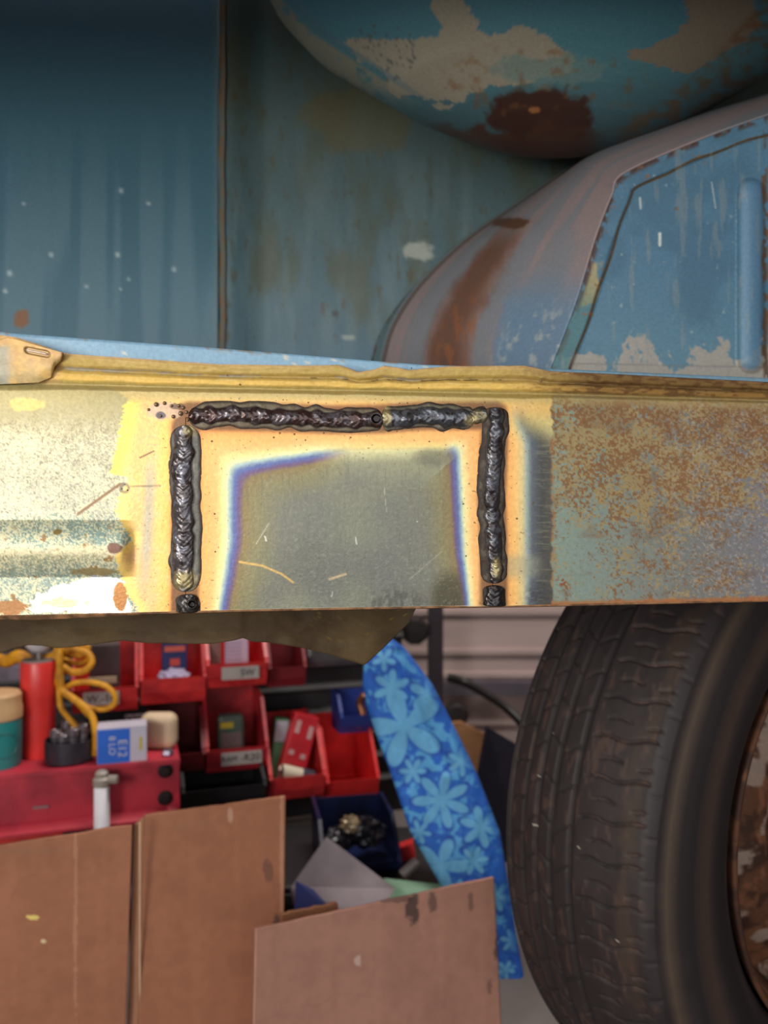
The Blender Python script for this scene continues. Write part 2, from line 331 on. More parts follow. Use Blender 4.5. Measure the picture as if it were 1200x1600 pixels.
uu = np.concatenate([np.linspace(-420, -20, 60)[:-1], np.linspace(-20, 1220, 776), np.linspace(1220, 1620, 60)[1:]])
tt = np.linspace(0, 1, 270)
U, T_ = np.meshgrid(uu, tt); V = vtop(U)+(vbot(U)-vtop(U))*T_
def sill_depth(u, v):
    h = v-vcr(u); r = (v-vtop(u))/np.maximum(vcr(u)-vtop(u), 1)
    d = np.interp(r, [0, .1, .35, .45, .5, .55, .65, .85, 1.0, 1.15], [.0030, .002, .0026, .0042, .0052, .0040, .0018, .0022, .0045, .0])
    d = d*1.0
    n = fbm(u/25, v/8, 41, 4)-.5
    d = d+n*.0014*ss(h, 8, -8)+(vn(u/140, v/110, 42)-.5)*.0016*ss(h, 0, 40)
    e = ss(u, 214, 186)
    x = (v-857)/44.
    d = d-.0065*e*np.clip(np.cos(np.clip(x, -1, 1)*math.pi/2), 0, 1)**.8*(np.abs(x) < 1)
    
    return d
dep = sill_depth(U, V); P = W(U, V, .45+dep)
col, met, rgh = sill_color(U, V)
uc = (U[:-1, :-1]+U[1:, 1:])/2; vc_ = (V[:-1, :-1]+V[1:, 1:])/2
ip = (uc > 290) & (uc < 771) & (vc_ > 653)
sill = grid('sill', P, col, met, rgh, parent=car, keep=~ip, solid=-.0012, label='heat-tinted and rust-speckled steel sill')
grid('patch_panel', P, col, met, rgh, parent=sill, keep=ip, solid=-.0012, label='grey steel patch plate with blue temper rings')
# ragged folded under-edge
bm = bmesh.new(); us = np.linspace(-420, 1620, 260); pa = []
for i, u in enumerate(us):
    vb = float(vbot(u)); dd = 4.5*max(0, 1-abs(u-60)/180)*(.6+.8*float(fbm(u/14, 0, 51)))+.6
    pa.append([bm.verts.new(W(u, vb-.4, .4496)), bm.verts.new(W(u, vb+dd, .4512)), bm.verts.new(W(u, vb+dd, .4512)+np.array([0, .028, .0]))])
for a, b in zip(pa[:-1], pa[1:]):
    for k in range(2): bm.faces.new((a[k], b[k], b[k+1], a[k+1]))
o = bmobj('bottom_flange', bm, mat((150, 108, 72), .8, scale=150, var=.3), sill); s = o.modifiers.new('thickness', 'SOLIDIFY'); s.thickness = .001; s.offset = 0

# weld beads
def weld(pts, toe, core, hc, seed, off=0., ccol=(62, 56, 58), tcol=(86, 78, 66), crater=None, straw=(), e0=14, e1=14, wob=.5, skew=0.):
    sp = np.array(spline(pts, 40)); L = np.concatenate([[0], np.cumsum(np.hypot(*np.diff(sp, axis=0).T))]); n = int(L[-1]/.8)
    s = np.linspace(0, L[-1], n); cx = np.interp(s, L, sp[:, 0]); cy = np.interp(s, L, sp[:, 1])
    k = np.ones(15)/15; tx = np.gradient(cx); ty = np.gradient(cy)
    tx = np.convolve(np.pad(tx, 7, 'edge'), k, 'valid'); ty = np.convolve(np.pad(ty, 7, 'edge'), k, 'valid'); m = np.hypot(tx, ty); tx /= m; ty /= m
    nx, ny = -ty, tx
    def end(s_, e): return np.sqrt(np.clip(1-(1-np.clip(s_/e, 0, 1))**2, .0, 1))
    E = end(s, e0)*end(L[-1]-s, e1)
    t = np.linspace(-1, 1, 61)[:, None]
    wa = toe*(1+wob*(vn(s/17, 0, seed)-.5)); wb = toe*(1+wob*(vn(s/19, 9, seed+1)-.5)); half = np.where(t < 0, wa*(1-skew), wb*(1+skew))*E+.15
    D = t*half
    u = cx+nx*D; v = cy+ny*D
    c0 = off+core*.35*(vn(s/22, 3, seed+2)-.5); cw = (core*(1+.45*(vn(s/12, 5, seed+3)-.5)))*np.minimum(1, E*1.3)+.3
    q = (D-c0)/cw
    rip = .5+.5*np.sin(2*math.pi*(s+.35*np.abs(D-c0)**1.4)/9+4*vn(s/20, 8, seed+4))
    hump = np.clip(1-q*q, 0, 1)**.6*(.50+.44*fbm(s/15, 1, seed+5, 2)+.06*rip)
    h = .00005+.0004*(1-t**4)+hc*hump+.0015*(fbm(u/12, v/12, seed+6, 2)-.5)*ss(np.abs(q), 1.15, .7)+.00012*(fbm(u/4, v/4, seed+7, 2)-.5)+.0003*(vn(u/9, v/9, seed+14)-.5)
    h = np.where(np.abs(t) > .985, -.0006, h)
    inn = ss(np.abs(q), 1.08, .92)
    c = np.broadcast_to(np.array(tcol, float), u.shape+(3,)).copy()
    c = mix(c, (112, 106, 94), ss(fbm(u/10, v/10, seed+8), .45, .7)*.5); c = mix(c, (40, 26, 18), ss(np.abs(t), .70, .95)*.9)
    c = mix(c, (34, 26, 22), ss(np.abs(np.abs(q)-1.05), .22, .05)*.8)
    K = np.broadcast_to(np.array(ccol, float), u.shape+(3,)).copy()
    K = mix(K, (120, 124, 136), ss(fbm(u/11, v/11, seed+9), .46, .66)*.55); K = mix(K, (40, 26, 22), ss(fbm(u/6, v/6, seed+10), .55, .7)*.6); K = mix(K, (90, 100, 90), ss(fbm(u/4, v/4, seed+12), .7, .8)*.5)
    c = c*(1-inn[..., None])+K*inn[..., None]
    for (a, b, r1, r2) in straw: c = mix(c, (176, 158, 104), ss(np.hypot((u-a)/r1, (v-b)/r2)+.9*(fbm(u/8, v/8, seed+13)-.5), 1.2, .3)*.75)
    if crater:
        dd = np.hypot((u-crater[0])/crater[2], (v-crater[1])/crater[2]); h = h-hc*1.2*ss(dd, 1, .5); h = h+.0008*np.exp(-((dd-1.1)/.25)**2); c = mix(c, (22, 12, 8), ss(dd, 1, .6)); h = np.where(np.abs(t) < .95, np.maximum(h, .00012), h)
    base = .45+sill_depth(u, v)
    grid('weld_bead', W(u, v, base-h), c, .45, np.clip(.50-.24*inn+.1*(fbm(u/5, v/5, seed+11)-.5), .2, .7), m=MAW, parent=sill)
weld([(294, 651), (350, 648), (420, 650), (520, 656), (598, 655)], 20, 11, .0026, 1, ccol=(66, 46, 44), tcol=(96, 84, 64), crater=(588, 654, 8), e0=22, e1=10)
weld([(596, 655), (630, 653), (680, 650), (742, 656)], 21, 12, .0022, 2, ccol=(72, 74, 80), tcol=(98, 96, 80), straw=((604, 650, 9, 20), (738, 656, 18, 14)), e0=12, e1=20)
weld([(735, 655), (748, 650), (762, 650)], 15, 11, .0016, 12, ccol=(105, 96, 72), tcol=(80, 64, 45), straw=((737, 658, 10, 10),), e0=8, e1=9)
weld([(772, 636), (773, 665), (769, 740), (767, 790), (771, 860), (772, 912)], 21, 10.5, .0027, 3, ccol=(66, 64, 68), tcol=(60, 48, 38), off=-2, straw=((777, 888, 9, 22),), e0=12, e1=16, wob=.3)
weld([(773, 914), (772, 948)], 17, 15, .0028, 4, ccol=(44, 42, 44), tcol=(60, 46, 34), e0=9, e1=3)
weld([(291, 664), (290, 720), (291, 800), (290, 860), (289, 925)], 25, 14.5, .0026, 5, off=5, ccol=(84, 78, 82), tcol=(98, 98, 92), straw=((297, 672, 12, 16), (290, 908, 26, 20)), e0=26, e1=22, wob=.25)
weld([(293, 928), (294, 958)], 22, 17, .0026, 6, ccol=(52, 48, 46), tcol=(62, 50, 40), crater=(300, 944, 6), e0=11, e1=3)
bm = bmesh.new(); rr = random.Random(3)
spots = [(232, 640), (244, 632), (257, 630), (268, 634), (279, 634), (286, 637), (282, 646), (195, 757), (190, 764), (199, 766), (251, 650), (291, 644), (293, 657)]
for _ in range(34):
    a = rr.choice(WL[:2]+WT+WR); spots.append((a[0]+rr.gauss(0, 34), min(945, a[1]+rr.gauss(0, 34))))
for i in range(16): spots.append((rr.uniform(300, 770), rr.uniform(622, 630) if i % 2 else rr.uniform(672, 690)))
for (a, b) in spots:
    r_ = rr.uniform(.00025, .0006) if b > 660 or a > 300 else rr.uniform(.0006, .0014)
    q = bmesh.ops.create_uvsphere(bm, u_segments=8, v_segments=6, radius=r_); bmesh.ops.translate(bm, vec=Vector([float(x) for x in W(a, b, .45+float(sill_depth(np.array(a), np.array(b)))-r_*.3)]), verts=q['verts'])
bmobj('weld_spatter', bm, mat((150, 124, 98), .35, .5, scale=500), sill, smooth=True, kind='stuff')

# folded bracket at the left end of the sill lip
ub = np.linspace(-120, 98, 110); tb = np.linspace(0, 1, 60); UB, TB = np.meshgrid(ub, tb)
vt_ = np.interp(UB, [-120, 0, 12, 30, 60, 98], [523, 531, 527, 531, 540, 551]); vb_ = np.interp(UB, [-120, 60, 80, 86, 98], [606, 598, 590, 572, 562]); VB = vt_+(vb_-vt_)*TB
dB = -.0022+.003*TB**3+.0007*(fbm(UB/40, VB/30, 61, 2)-.5)*2
slot = np.hypot(np.maximum(np.abs(UB*.98-(57)+(-.0))-14, 0), (VB-550-.2*(UB-57)))
dB = dB+.002*ss(slot, 6, 3.5)-.0022*ss(slot, 3, .5)
cB = ramp(TB, [(0, (200, 160, 105)), (.3, (196, 156, 100)), (.7, (190, 160, 105)), (1, (182, 158, 108))]); cB = mix(cB, (215, 175, 105), ss(fbm(UB/14, VB/10, 62), .4, .6)*.8); cB = mix(cB, (225, 205, 180), ss(slot, 4, 2)); cB = mix(cB, (120, 100, 70), ss(np.abs(slot-5), 2, .5)*.6)
cB = mix(cB, (110, 80, 50), ss(97-UB, 2.5, .5)*.8); cB = mix(cB, (150, 150, 140), ss(UB, 22, 8)*ss(VB, 535, 545)*.8)
grid('folded_tab', W(UB, VB, .45+dB), cB, .1, .5, parent=sill, solid=-.001, label='folded khaki end tab with a slot')

# light blue strip rising behind the sill lip
us = np.linspace(-420, 1620, 300); ts = np.linspace(0, 1, 24); US, TS = np.meshgrid(us, ts)
vt2 = np.interp(US, [-420, 0, 20, 340, 560, 660, 860, 1000, 1180, 1620], [480, 518, 521, 544, 562, 570, 576, 582, 590, 615]); VS = vt2+(640-vt2)*TS
cS = np.broadcast_to(np.array((128, 168, 196.)), US.shape+(3,)).copy(); cS = mix(cS, (215, 205, 180), ss(fbm(US/7, VS/5, 65), .74, .80)*.8); cS = mix(cS, (150, 115, 80), ss(fbm(US/16, VS/4, 66), .6, .7)*ss(VS-vt2, 6, 1)*.8)
cS = mix(cS, (95, 130, 150), ss(US, 700, 900)*.7)
YS = .466+.02*ss(TS, .35, 0)*0
grid('inner_sill_strip', W(US, VS, YS+0*US), cS, 0, .4, parent=car, solid=-.0015, label='light blue painted inner sill strip')

# olive undersealed skirt hanging behind the sill
us = np.linspace(-420, 655, 200); US, TS = np.meshgrid(us, np.linspace(0, 1, 40))
vb3 = np.interp(US, [-420, 0, 20, 45, 65, 90, 140, 190, 230, 290, 330, 365, 380, 395, 420, 470, 520, 570, 600, 640, 655], [1025, 1021, 1014, 1008, 1009, 1013, 1008, 1001, 1005, 1006, 1006, 1001, 997, 1003, 1004, 1012, 1024, 1040, 1012, 972, 940])
VS = 900+(vb3-900)*TS
cU = mix(np.broadcast_to(np.array((84, 66, 36.)), US.shape+(3,)).copy(), (60, 42, 24), ss(fbm(US/80, VS/50, 70), .35, .75)*.6); cU = mix(cU, (150, 130, 40), ss(fbm(US/4, VS/4, 71), .72, .8)*ss(US, 420, 560)*.8)
YU = .53+.035*np.abs(np.sin((US-372)/330*1.2))+.01*fbm(US/80, VS/60, 72)
grid('underseal_skirt', W(US, VS, YU), cU, 0, .75, parent=car, solid=-.002, label='dark olive undersealed panel edge under the sill')

# inner blue panels
def panel(name, u0, u1, v0, v1, Yf, colf, n=(260, 260), **k):
    A, B = np.meshgrid(np.linspace(u0, u1, n[0]), np.linspace(v0, v1, n[1])); Y = Yf(A, B); return grid(name, W(A, B, Y), colf(A, B), 0, .5, parent=car, solid=-.0015, **k)
def blueL(u, v):
    c = ramp(v, [(-100, (58, 92, 106)), (600, (44, 94, 114))])
    st = ss(fbm(u/26, v/700, 80, 2), .42, .55)*ss(v+60*(fbm(u/12, v/60, 81)-.5), 150, 380)
    c = mix(c, (92, 120, 134), st*.55); c = mix(c, (60, 105, 135), ss(fbm(u/60, v/400, 82, 2), .5, .7)*.5)
    c = mix(c, (104, 122, 124), ss(u, 330, 341)*.5)
    for a, b, r in ((189, 298, 4), (232, 318, 3.5), (80, 398, 4), (184, 398, 4.5), (272, 421, 4), (37, 319, 3), (201, 436, 3), (15, 427, 5), (135, 447, 3), (188, 452, 2), (8, 455, 4)): c = mix(c, (190, 205, 205), ss(np.hypot(u-a, v-b), r*1.3, r*.4)*.7)
    c = mix(c, (120, 76, 40), blob(u, v, 34, 497, 12, 14, 83, .4, 8)); return c
def blueR(u, v):
    c = ramp(v, [(-100, (74, 92, 90)), (250, (78, 100, 102)), (560, (76, 108, 122))])
    c = mix(c, (112, 130, 132), ss(fbm(u/18, v/120, 85, 4), .42, .75)*ss(v, 120, 380)*.45); c = mix(c, (84, 80, 54), ss(fbm(u/40, v/110, 86, 4)+.22*ss(v, 300, 0), .5, .85)*.5)
    c = mix(c, (84, 70, 44), ss(fbm(u/7, v/25, 87, 3)+.12*ss(u, 420, 350), .68, .86)*.5); c = mix(c, (104, 92, 62), blob(u, v, 560, 190, 90, 50, 88, .5, 30)*.5)
    c = mix(c, (170, 175, 165), blob(u, v, 655, 392, 26, 16, 89, .5, 12)*.9); c = mix(c, (60, 60, 55), ss(np.hypot(u-524, v-490), 8, 2)*.8); c = mix(c, (175, 180, 170), blob(u, v, 545, 527, 12, 5, 90, .4)*.7)
    c = mix(c, (86, 124, 150), ss(v, 520, 560)*.4); return c
o1 = panel('inner_panel', -500, 341, -260, 700, lambda u, v: .90+.012*np.sin(u/160)+.0*v, blueL, label='smooth blue inner panel left of the seam')
o2 = panel('inner_panel', 346, 1400, -260, 700, lambda u, v: .915+.0*u-.02*ss(u, 420, 346), blueR, (330, 260), label='stained blue inner panel right of the seam')
sheet('panel_seam', W(np.array([322, 364, 364, 322]), np.array([-260, -260, 700, 700]), .935), .004, mat((40, 36, 34), .9), car, label='dark gap between the blue inner panels')
A, B = np.meshgrid(np.linspace(345, 352, 6), np.linspace(-260, 700, 200)); Bw = A+.7*np.sin(B/57)+.4*np.sin(B/15)
grid('seam_flange', W(Bw, B, .893+.002*np.sin((A-345)*.9)), mix(np.broadcast_to(np.array((120, 92, 66.)), A.shape+(3,)).copy(), (92, 104, 100), ss(fbm(A, B/20, 93), .4, .6)), 0, .6, parent=car, solid=-.002)

# wheel arch tub
Ak = np.array([(574, 700), (578, 600), (584, 556), (603, 508), (650, 447), (720, 385), (800, 331), (870, 286), (950, 240), (1060, 205), (1200, 166), (1500, 90)], float)
Bk = np.array([(826, 700), (850, 612), (864, 570), (884, 520), (905, 462), (926, 392), (940, 350), (958, 305), (976, 272), (1085, 223), (1200, 181), (1500, 80)], float)
As = np.array(spline(Ak, 20)); Bs = np.array(spline(Bk, 20)); t = np.linspace(0, 1, 140)[None, :]
PA = W(As[:, 0], As[:, 1], .895)[:, None]; PB = W(Bs[:, 0], Bs[:, 1], .66)[:, None]; P = PA*(1-t[..., None])+PB*t[..., None]
P = P+np.array([-.035, 0, .03])*(np.sin(t*math.pi)**1.)[..., None]*np.clip(np.linspace(0, 1, len(As))*3, 0, 1)[:, None, None]*.35
P[..., 2] += .006*np.exp(-((t-.08)/.03)**2)
au, av = PR(P)
c = np.broadcast_to(np.array((150, 134, 134.)), P.shape).copy()
st = fbm(t*14+0*au, As[:, 0:1]/260+0*au, 95, 4)
c = mix(c, (110, 128, 140), ss(st, .45, .62)*.5)
c = mix(c, (96, 118, 124), ss(t+0*au, .14, .06)); c = mix(c, (70, 56, 44), ss(np.abs(t-.11+0*au), .02, .006)*.6)
lo = ss(av, 330, 400)
c = mix(c, (104, 66, 48), ss(np.abs(t-.52+.10*(fbm(au/20, av/40, 96)-.5)+.0*au), .17, .05)*lo*.8); c = mix(c, (150, 92, 56), ss(fbm(au/7, av/22, 97), .5, .65)*ss(np.abs(t-.55+0*au), .14, .04)*ss(av, 420, 520)*.7)
c = mix(c, (96, 62, 42), blob(au, av, 797, 350, 30, 9, 98, .4, 8)*.9); c = mix(c, (86, 60, 42), ss(t+0*au, .03, .0)*ss(fbm(au/12, av/12, 99), .45, .55))
c = mix(c, (104, 136, 164), ss(t+.2*(fbm(au/16, av/40, 100)-.5), .68, .78)*ss(av, 400, 500)*.85); c = mix(c, (170, 175, 172), ss(fbm(au/7, av/18, 101), .6, .7)*ss(t+0*au, .7, .85)*ss(av, 450, 520)*.8)
grid('wheel_arch', P, c, 0, .55, parent=car, solid=.0015, label='curved wheel arch in pinkish primer with a rust streak')
# box panel in front of the arch
Bd = Bs[::-1]
vv = np.concatenate([np.linspace(80, 272, 150), np.linspace(273, 660, 260)]); le = np.interp(vv, Bd[:, 1], Bd[:, 0])
t = np.linspace(0, 1, 300)[None, :]; BU = le[:, None]+(1560-le[:, None])*t**1.3; BV = vv[:, None]+0*BU
dB = segd(BU, BV, [tuple(p) for p in Bs[::6]])
bx = np.hypot(BU-1173, np.maximum(np.maximum(300-BV, BV-562), 0))
Y = .66-.0022*ss(dB, 31, 23)-.006*np.clip(np.cos(np.clip(bx/22, 0, 1)*math.pi/2), 0, 1)**.7
c = ramp(BV, [(150, (80, 120, 144)), (400, (80, 122, 148)), (600, (90, 132, 152))]); c = mix(c, (66, 104, 128), ss(fbm(BU/60, BV/60, 110), .45, .7)*.6)
m_ = ss(BV+60*(fbm(BU/30, BV/40, 111, 5)-.5)*2+22*(fbm(BU/5, BV/6, 119, 2)-.5)-.00*BU, 548, 556)*ss(BU, 872, 900); c = mix(c, (160, 156, 148), m_); c = mix(c, (120, 122, 122), ss(np.abs(BV-568-.02*(BU-900)), 2, .5)*.6*ss(BU, 880, 900))
c = mix(c, (178, 160, 112), blob(BU, BV, 915, 440, 24, 44, 112, .5, 14)*ss(dB, 2, 8)*.95); c = mix(c, (176, 186, 184), ss(fbm(BU/10, BV/10, 113), .80, .86)*.6)
c = mix(c, (88, 66, 38), ss(np.abs(dB-27+1.5*np.sin(BV/17)+1.5*np.sin(BU/13)), 3.2, .8)*.9)
rt = ss(dB, 11, 1)*ss(fbm(BU/10, BV/14, 114, 4)+.12*ss(np.abs(BV-430), 90, 20), .46, .58)*ss(BV, 600, 560); c = mix(c, (70, 42, 32), rt*.9)
c = mix(c, (70, 120, 120), ss(dB, 27, 20)*ss(BV, 420, 500)*.6); c = mix(c, (140, 88, 50), ss(fbm(BU/8, BV/8, 115), .72, .8)*ss(dB, 45, 20)*.8)
c = mix(c, (210, 212, 206), ss(segd(BU, BV, [(1031, 365), (1031, 383)]), 3.2, 1.4)); c = mix(c, (190, 200, 200), ss(segd(BU, BV, [(1000, 310), (1001, 325)]), 3, 1)*.8); c = mix(c, (190, 200, 200), ss(segd(BU, BV, [(1112, 285), (1118, 325)]), 1.6, .5)*.7)
c = mix(c, (90, 66, 44), ss(np.hypot(BU-1057, BV-326), 4, 2)); c = mix(c, (98, 138, 168), ss(bx, 20, 12)*.8)
c = mix(c, (96, 74, 58), ss(np.abs(BU-1196+2*np.sin(BV/20)), 7, 2)*ss(fbm(BU/8, BV/14, 117), .4, .55)); c = mix(c, (150, 148, 140), ss(fbm(BU/9, BV/70, 118), .62, .72)*.35)
grid('box_panel', W(BU, BV, Y), c, 0, .42, parent=car, solid=-.0015, label='blue angular panel with a rusty crimped edge and pressed rib')

# rounded bowl hanging at the top
lv = np.array([233, 231, 226, 220, 210, 190, 150, 110, 50, 0, -80, -160, -260, -420]); ll = np.array([880, 845, 805, 780, 748, 700, 620, 560, 470, 425, 385, 365, 355, 350.]); rl = np.array([880, 915, 950, 975, 1012, 1060, 1130, 1202, 1275, 1325, 1385, 1415, 1430, 1440.])
k = np.concatenate([[0], np.cumsum(np.hypot(np.diff(lv), np.diff(ll)))]); kk = np.linspace(0, k[-1], 230)
vv = np.interp(kk, k, lv); L_ = np.interp(kk, k, ll); R_ = np.interp(kk, k, rl); Yc = .76
th = np.linspace(0, 2*math.pi, 420, endpoint=False)[None, :]
cx0 = (880-600)/1250*Yc; zz = CZ+(800-vv)/1250*Yc
rL = (880-L_)/1250*Yc; rR = (R_-880)/1250*Yc
rx = np.where(np.cos(th) < 0, rL[:, None], rR[:, None]); X = cx0+rx*np.cos(th); Yy = Yc+.36*(rL+rR)[:, None]*np.sin(th)*.9
P = np.stack([X, Yy, zz[:, None]+0*X], -1)
au, av = PR(P)
c = ramp(av, [(-50, (64, 116, 136)), (100, (74, 122, 132)), (230, (60, 84, 92))])
n1 = fbm(au/34, av/34, 120, 5); n2 = fbm(au/70, av/24, 121, 5)
pm = inpoly(au+34*(n1-.5)*2, av+26*(n2-.5)*2, [(530, 62), (690, 50), (668, 0), (700, -80), (730, 0), (760, 50), (810, 42), (905, 82), (900, 110), (770, 140), (690, 175), (620, 140)])
pm2 = inpoly(au+24*(n1-.5)*2, av+20*(n2-.5)*2, [(1085, -120), (1160, -120), (1180, 60), (1070, 120), (975, 88), (1050, 60), (1075, 10)])
c = mix(c, (150, 142, 124), pm*.95); c = mix(c, (128, 116, 98), pm2*.95)
c = mix(c, (104, 128, 124), blob(au, av, 860, 112, 95, 26, 122, .6, 20)*.7)
c = mix(c, (80, 84, 82), ss(fbm(au/5, av/5, 123), .6, .68)*(np.hypot((au-600)/50, (av-80)/50) < 1)*.7)
el = np.interp(av, lv[::-1], ll[::-1]); c = mix(c, (140, 132, 114), ss(au-el, 24, 8)*ss(av, 175, 120)*.9*ss(fbm(au/10, av/10, 124), .25, .4)); c = mix(c, (86, 112, 124), ss(np.abs(au-el-34), 12, 5)*ss(av, 175, 120)*.5)
c = mix(c, (58, 30, 20), blob(au, av, 838, 178, 84, 40, 125, .45, 20)*.96); c = mix(c, (70, 38, 24), ss(av+26*(n1-.5)*2, 192, 206)*ss(au, 650, 700)*ss(au, 960, 900)*.9); c = mix(c, (116, 78, 48), ss(fbm(au/14, av/14, 126, 4), .58, .76)*.7*ss(np.hypot((au-850)/160, (av-130)/60), 1.2, .8)*.7)
c = mix(c, (110, 70, 40), ss(av-(233-.0022*(au-880)**2/1.), -34, -12)*ss(au, 940, 1000)*ss(fbm(au/16, av/10, 127), .35, .7)*.6)
c = mix(c, (150, 100, 55), ss(np.hypot((au-835)/9, (av-172)/5), 1.3, .8))
grid('spare_wheel_well', P, c, 0, .55, parent=car, closed=True, label='rounded blue bowl-shaped pressing with flaking primer and rust')
# unseen bar above the opening, added to shade the upper inner panels
bm = bmesh.new(); add_box(bm, (0, .475, 1.09), (1.9, .03, .24)); add_box(bm, (0, .94, .56-.04), (1.9, .03, .02))
bmobj('unseen_shade_bar', bm, mat((90, 130, 160), .5), car)

# ------------------------------------------------------------------ wheel
WC = Vector((.452, .76, CZ-.291)); wa = .561
Mw = Matrix.Translation(WC) @ Matrix(((math.cos(wa), math.sin(wa), 0, 0), (math.sin(wa), -math.cos(wa), 0, 0), (0, 0, 1, 0), (0, 0, 0, 1)))   # local y = outward axis
wheel = bpy.data.objects.new('wheel', None); C.objects.link(wheel); wheel.location = WC-Vector(car.location); wheel.parent = car; wheel.empty_display_size = .02
# profile (axial a: 0 = outer shoulder plane, negative = away from viewer side; radius r)
prof = [(-.165, .200), (-.172, .235), (-.168, .275), (-.155, .300), (-.147, .312)]
tread = []
for i in range(61):
    a = -.147+.147*i/60; tread.append((a, .320-.010*((a+.0735)/.0735)**2*1.0-.0015))
prof += tread[1:-1]+[(0, .3085), (.003, .306), (.006, .302), (.0072, .300), (.0068, .2965), (.0105, .292), (.0135, .282), (.016, .270), (.0165, .258), (.0150, .250), (.0155, .246), (.014, .236), (.010, .222), (.0045, .212), (.001, .206), (-.002, .2015), (-.006, .198), (-.012, .196)]
prof = np.array(prof); nt = 1500; th = np.linspace(0, 2*math.pi, nt, endpoint=False)
a = prof[:, 0][:, None]+0*th; r = prof[:, 1][:, None]+0*th; arc = th[None]*.32
inT = (a > -.146) & (a < .0035) & (r > .3)
groove = np.zeros_like(r)
for g in (-.122, -.104, -.085, -.063): groove = np.maximum(groove, ss(np.abs(a-g), .0022, .0010))
p = .0322*2*math.pi*.32/.0322/round(2*math.pi*.32/.0322)
for (a0, a1, ph, sl, dp) in ((-.054, -.001, 0, .12, 1.), (-.046, -.026, .5, .1, .7), (-.010, -.001, .5, .1, .7), (-.082, -.066, .3, .5, .8), (-.102, -.088, .7, -.5, .8), (-.120, -.106, .2, .5, .8), (-.146, -.124, .6, .3, .9)):
    x = (arc/p+ph+sl*(a-a0)/p*1.2+.05*np.sin((a-a0)*170)) % 1; groove = np.maximum(groove, ss(np.abs(x-.5), .045, .012)*((a > a0) & (a < a1))*dp)
groove = groove*inT
x = (arc/p*1.) % 1; groove2 = ss(np.abs(x-.5), .08, .03)*((a > .001) & (r < .3085) & (r > .2965))*.5
r2 = r-.0030*groove-.002*groove2
P = np.stack([r2*np.cos(th), a, r2*np.sin(th)], -1)
c = np.broadcast_to(np.array((44, 37, 38.)), P.shape).copy(); n = fbm(arc*20, a*60, 130, 4); c = mix(c, (58, 49, 50), ss(n, .45, .7)*.6); c = mix(c, (98, 72, 60), ss(fbm(arc*60, a*200, 131, 3), .62, .75)*.5*inT)
c = mix(c, (24, 20, 20), groove*.5); c = mix(c, (96, 74, 66), groove*(a > -.056)*ss(fbm(arc*14, a*50, 136), .35, .6)*.75)
edge = ss(np.abs(a+.012), .012, .004)*inT; c = mix(c, (100, 74, 48), edge*ss(fbm(arc*30, a*90, 132), .35, .6)*.3)
c = mix(c, (112, 92, 66), ss(np.abs(r-.2895), .008, .003)*(a > .005)*.5); c = mix(c, (82, 62, 50), ss(np.abs(r-.254), .010, .003)*(a > .01)*.7); c = mix(c, (30, 30, 34), ss(np.abs(r-.273), .008, .003)*(a > .01)*.6); c = mix(c, (26, 24, 26), ss(np.abs(r-.226), .014, .006)*(a > .0)*.8)
spk = vn(arc*260, a*260, 133) > .985; c = mix(c, (190, 180, 165), spk*inT*.9)
rg = .62+.0*r+.2*groove
def toW(P): 
    M = np.array(Mw); return P @ M[:3, :3].T+M[:3, 3]
tyre = grid('tyre', toW(P), c, 0, rg, m=MAS, parent=None, closed=True)
def under(o, par):   # parent world-coordinate mesh under a nested empty
    o.parent = par; o.data.transform(Matrix.Translation(-WC))
under(tyre, wheel); tyre['label'] = 'worn dusty black tyre'
rp = np.array([(-.165, .199), (-.16, .18), (-.07, .165), (-.03, .172), (-.012, .190), (-.003, .1965), (.001, .1985), (.0035, .197), (.003, .194), (-.001, .191), (-.006, .188), (-.012, .181), (-.022, .176), (-.036, .172), (-.046, .165), (-.047, .158), (-.038, .148), (-.030, .138), (-.026, .125), (-.026, .110), (-.034, .098), (-.036, .085), (-.026, .07), (-.02, .05), (-.02, .03), (-.02, .0005)])
rs = np.array(spline(rp, 7)); th = np.linspace(0, 2*math.pi, 500, endpoint=False); a = rs[:, 0][:, None]+0*th; r = rs[:, 1][:, None]+0*th
P = np.stack([r*np.cos(th), a, r*np.sin(th)], -1); ax = th[None]*.18
c = mix(np.broadcast_to(np.array((104, 66, 44.)), P.shape).copy(), (70, 44, 32), ss(fbm(ax*60, r*60, 140, 5), .42, .62)); c = mix(c, (150, 98, 66), ss(fbm(ax*40, r*90+a*60, 141, 4), .55, .7)*.7)
c = mix(c, (170, 150, 135), ss(fbm(np.cos(th)[None]*r*45+9, np.sin(th)[None]*r*45, 142, 5), .53, .62)*ss(r, .175, .165)*.9); c = mix(c, (60, 40, 32), ss(np.abs(r-.19), .004, .002)*(a > -.02)*.6)
hole = (vn(ax*9, r*0, 143) > 2)
rim = grid('rim', toW(P), c, .15, .75, m=MA, closed=True); under(rim, wheel); rim['label'] = 'rusty steel wheel rim with flaking grey paint'
for k in range(5):
    bm = bmesh.new(); add_lathe(bm, [(.0, .02), (.009, .018), (.0105, .014), (.0105, 0), (.011, -.01)], 6)
    aa = 2*math.pi*k/5+.4; M = Mw @ Matrix.Translation((.055*math.cos(aa), -.02, .055*math.sin(aa))) @ Matrix.Rotation(-math.pi/2, 4, 'X')
    bmesh.ops.transform(bm, matrix=M, verts=bm.verts); o = bmobj('lug_nut', bm, mat((90, 60, 45), .7, .3)); under(o, wheel)
bm = bmesh.new(); add_lathe(bm, [(0, -.17), (.10, -.17), (.12, -.15), (.12, -.05), (.0, -.05)], 40); bmesh.ops.transform(bm, matrix=Mw @ Matrix.Rotation(-math.pi/2, 4, 'X'), verts=bm.verts)
o = bmobj('brake_drum', bm, mat((50, 36, 30), .8)); under(o, wheel)

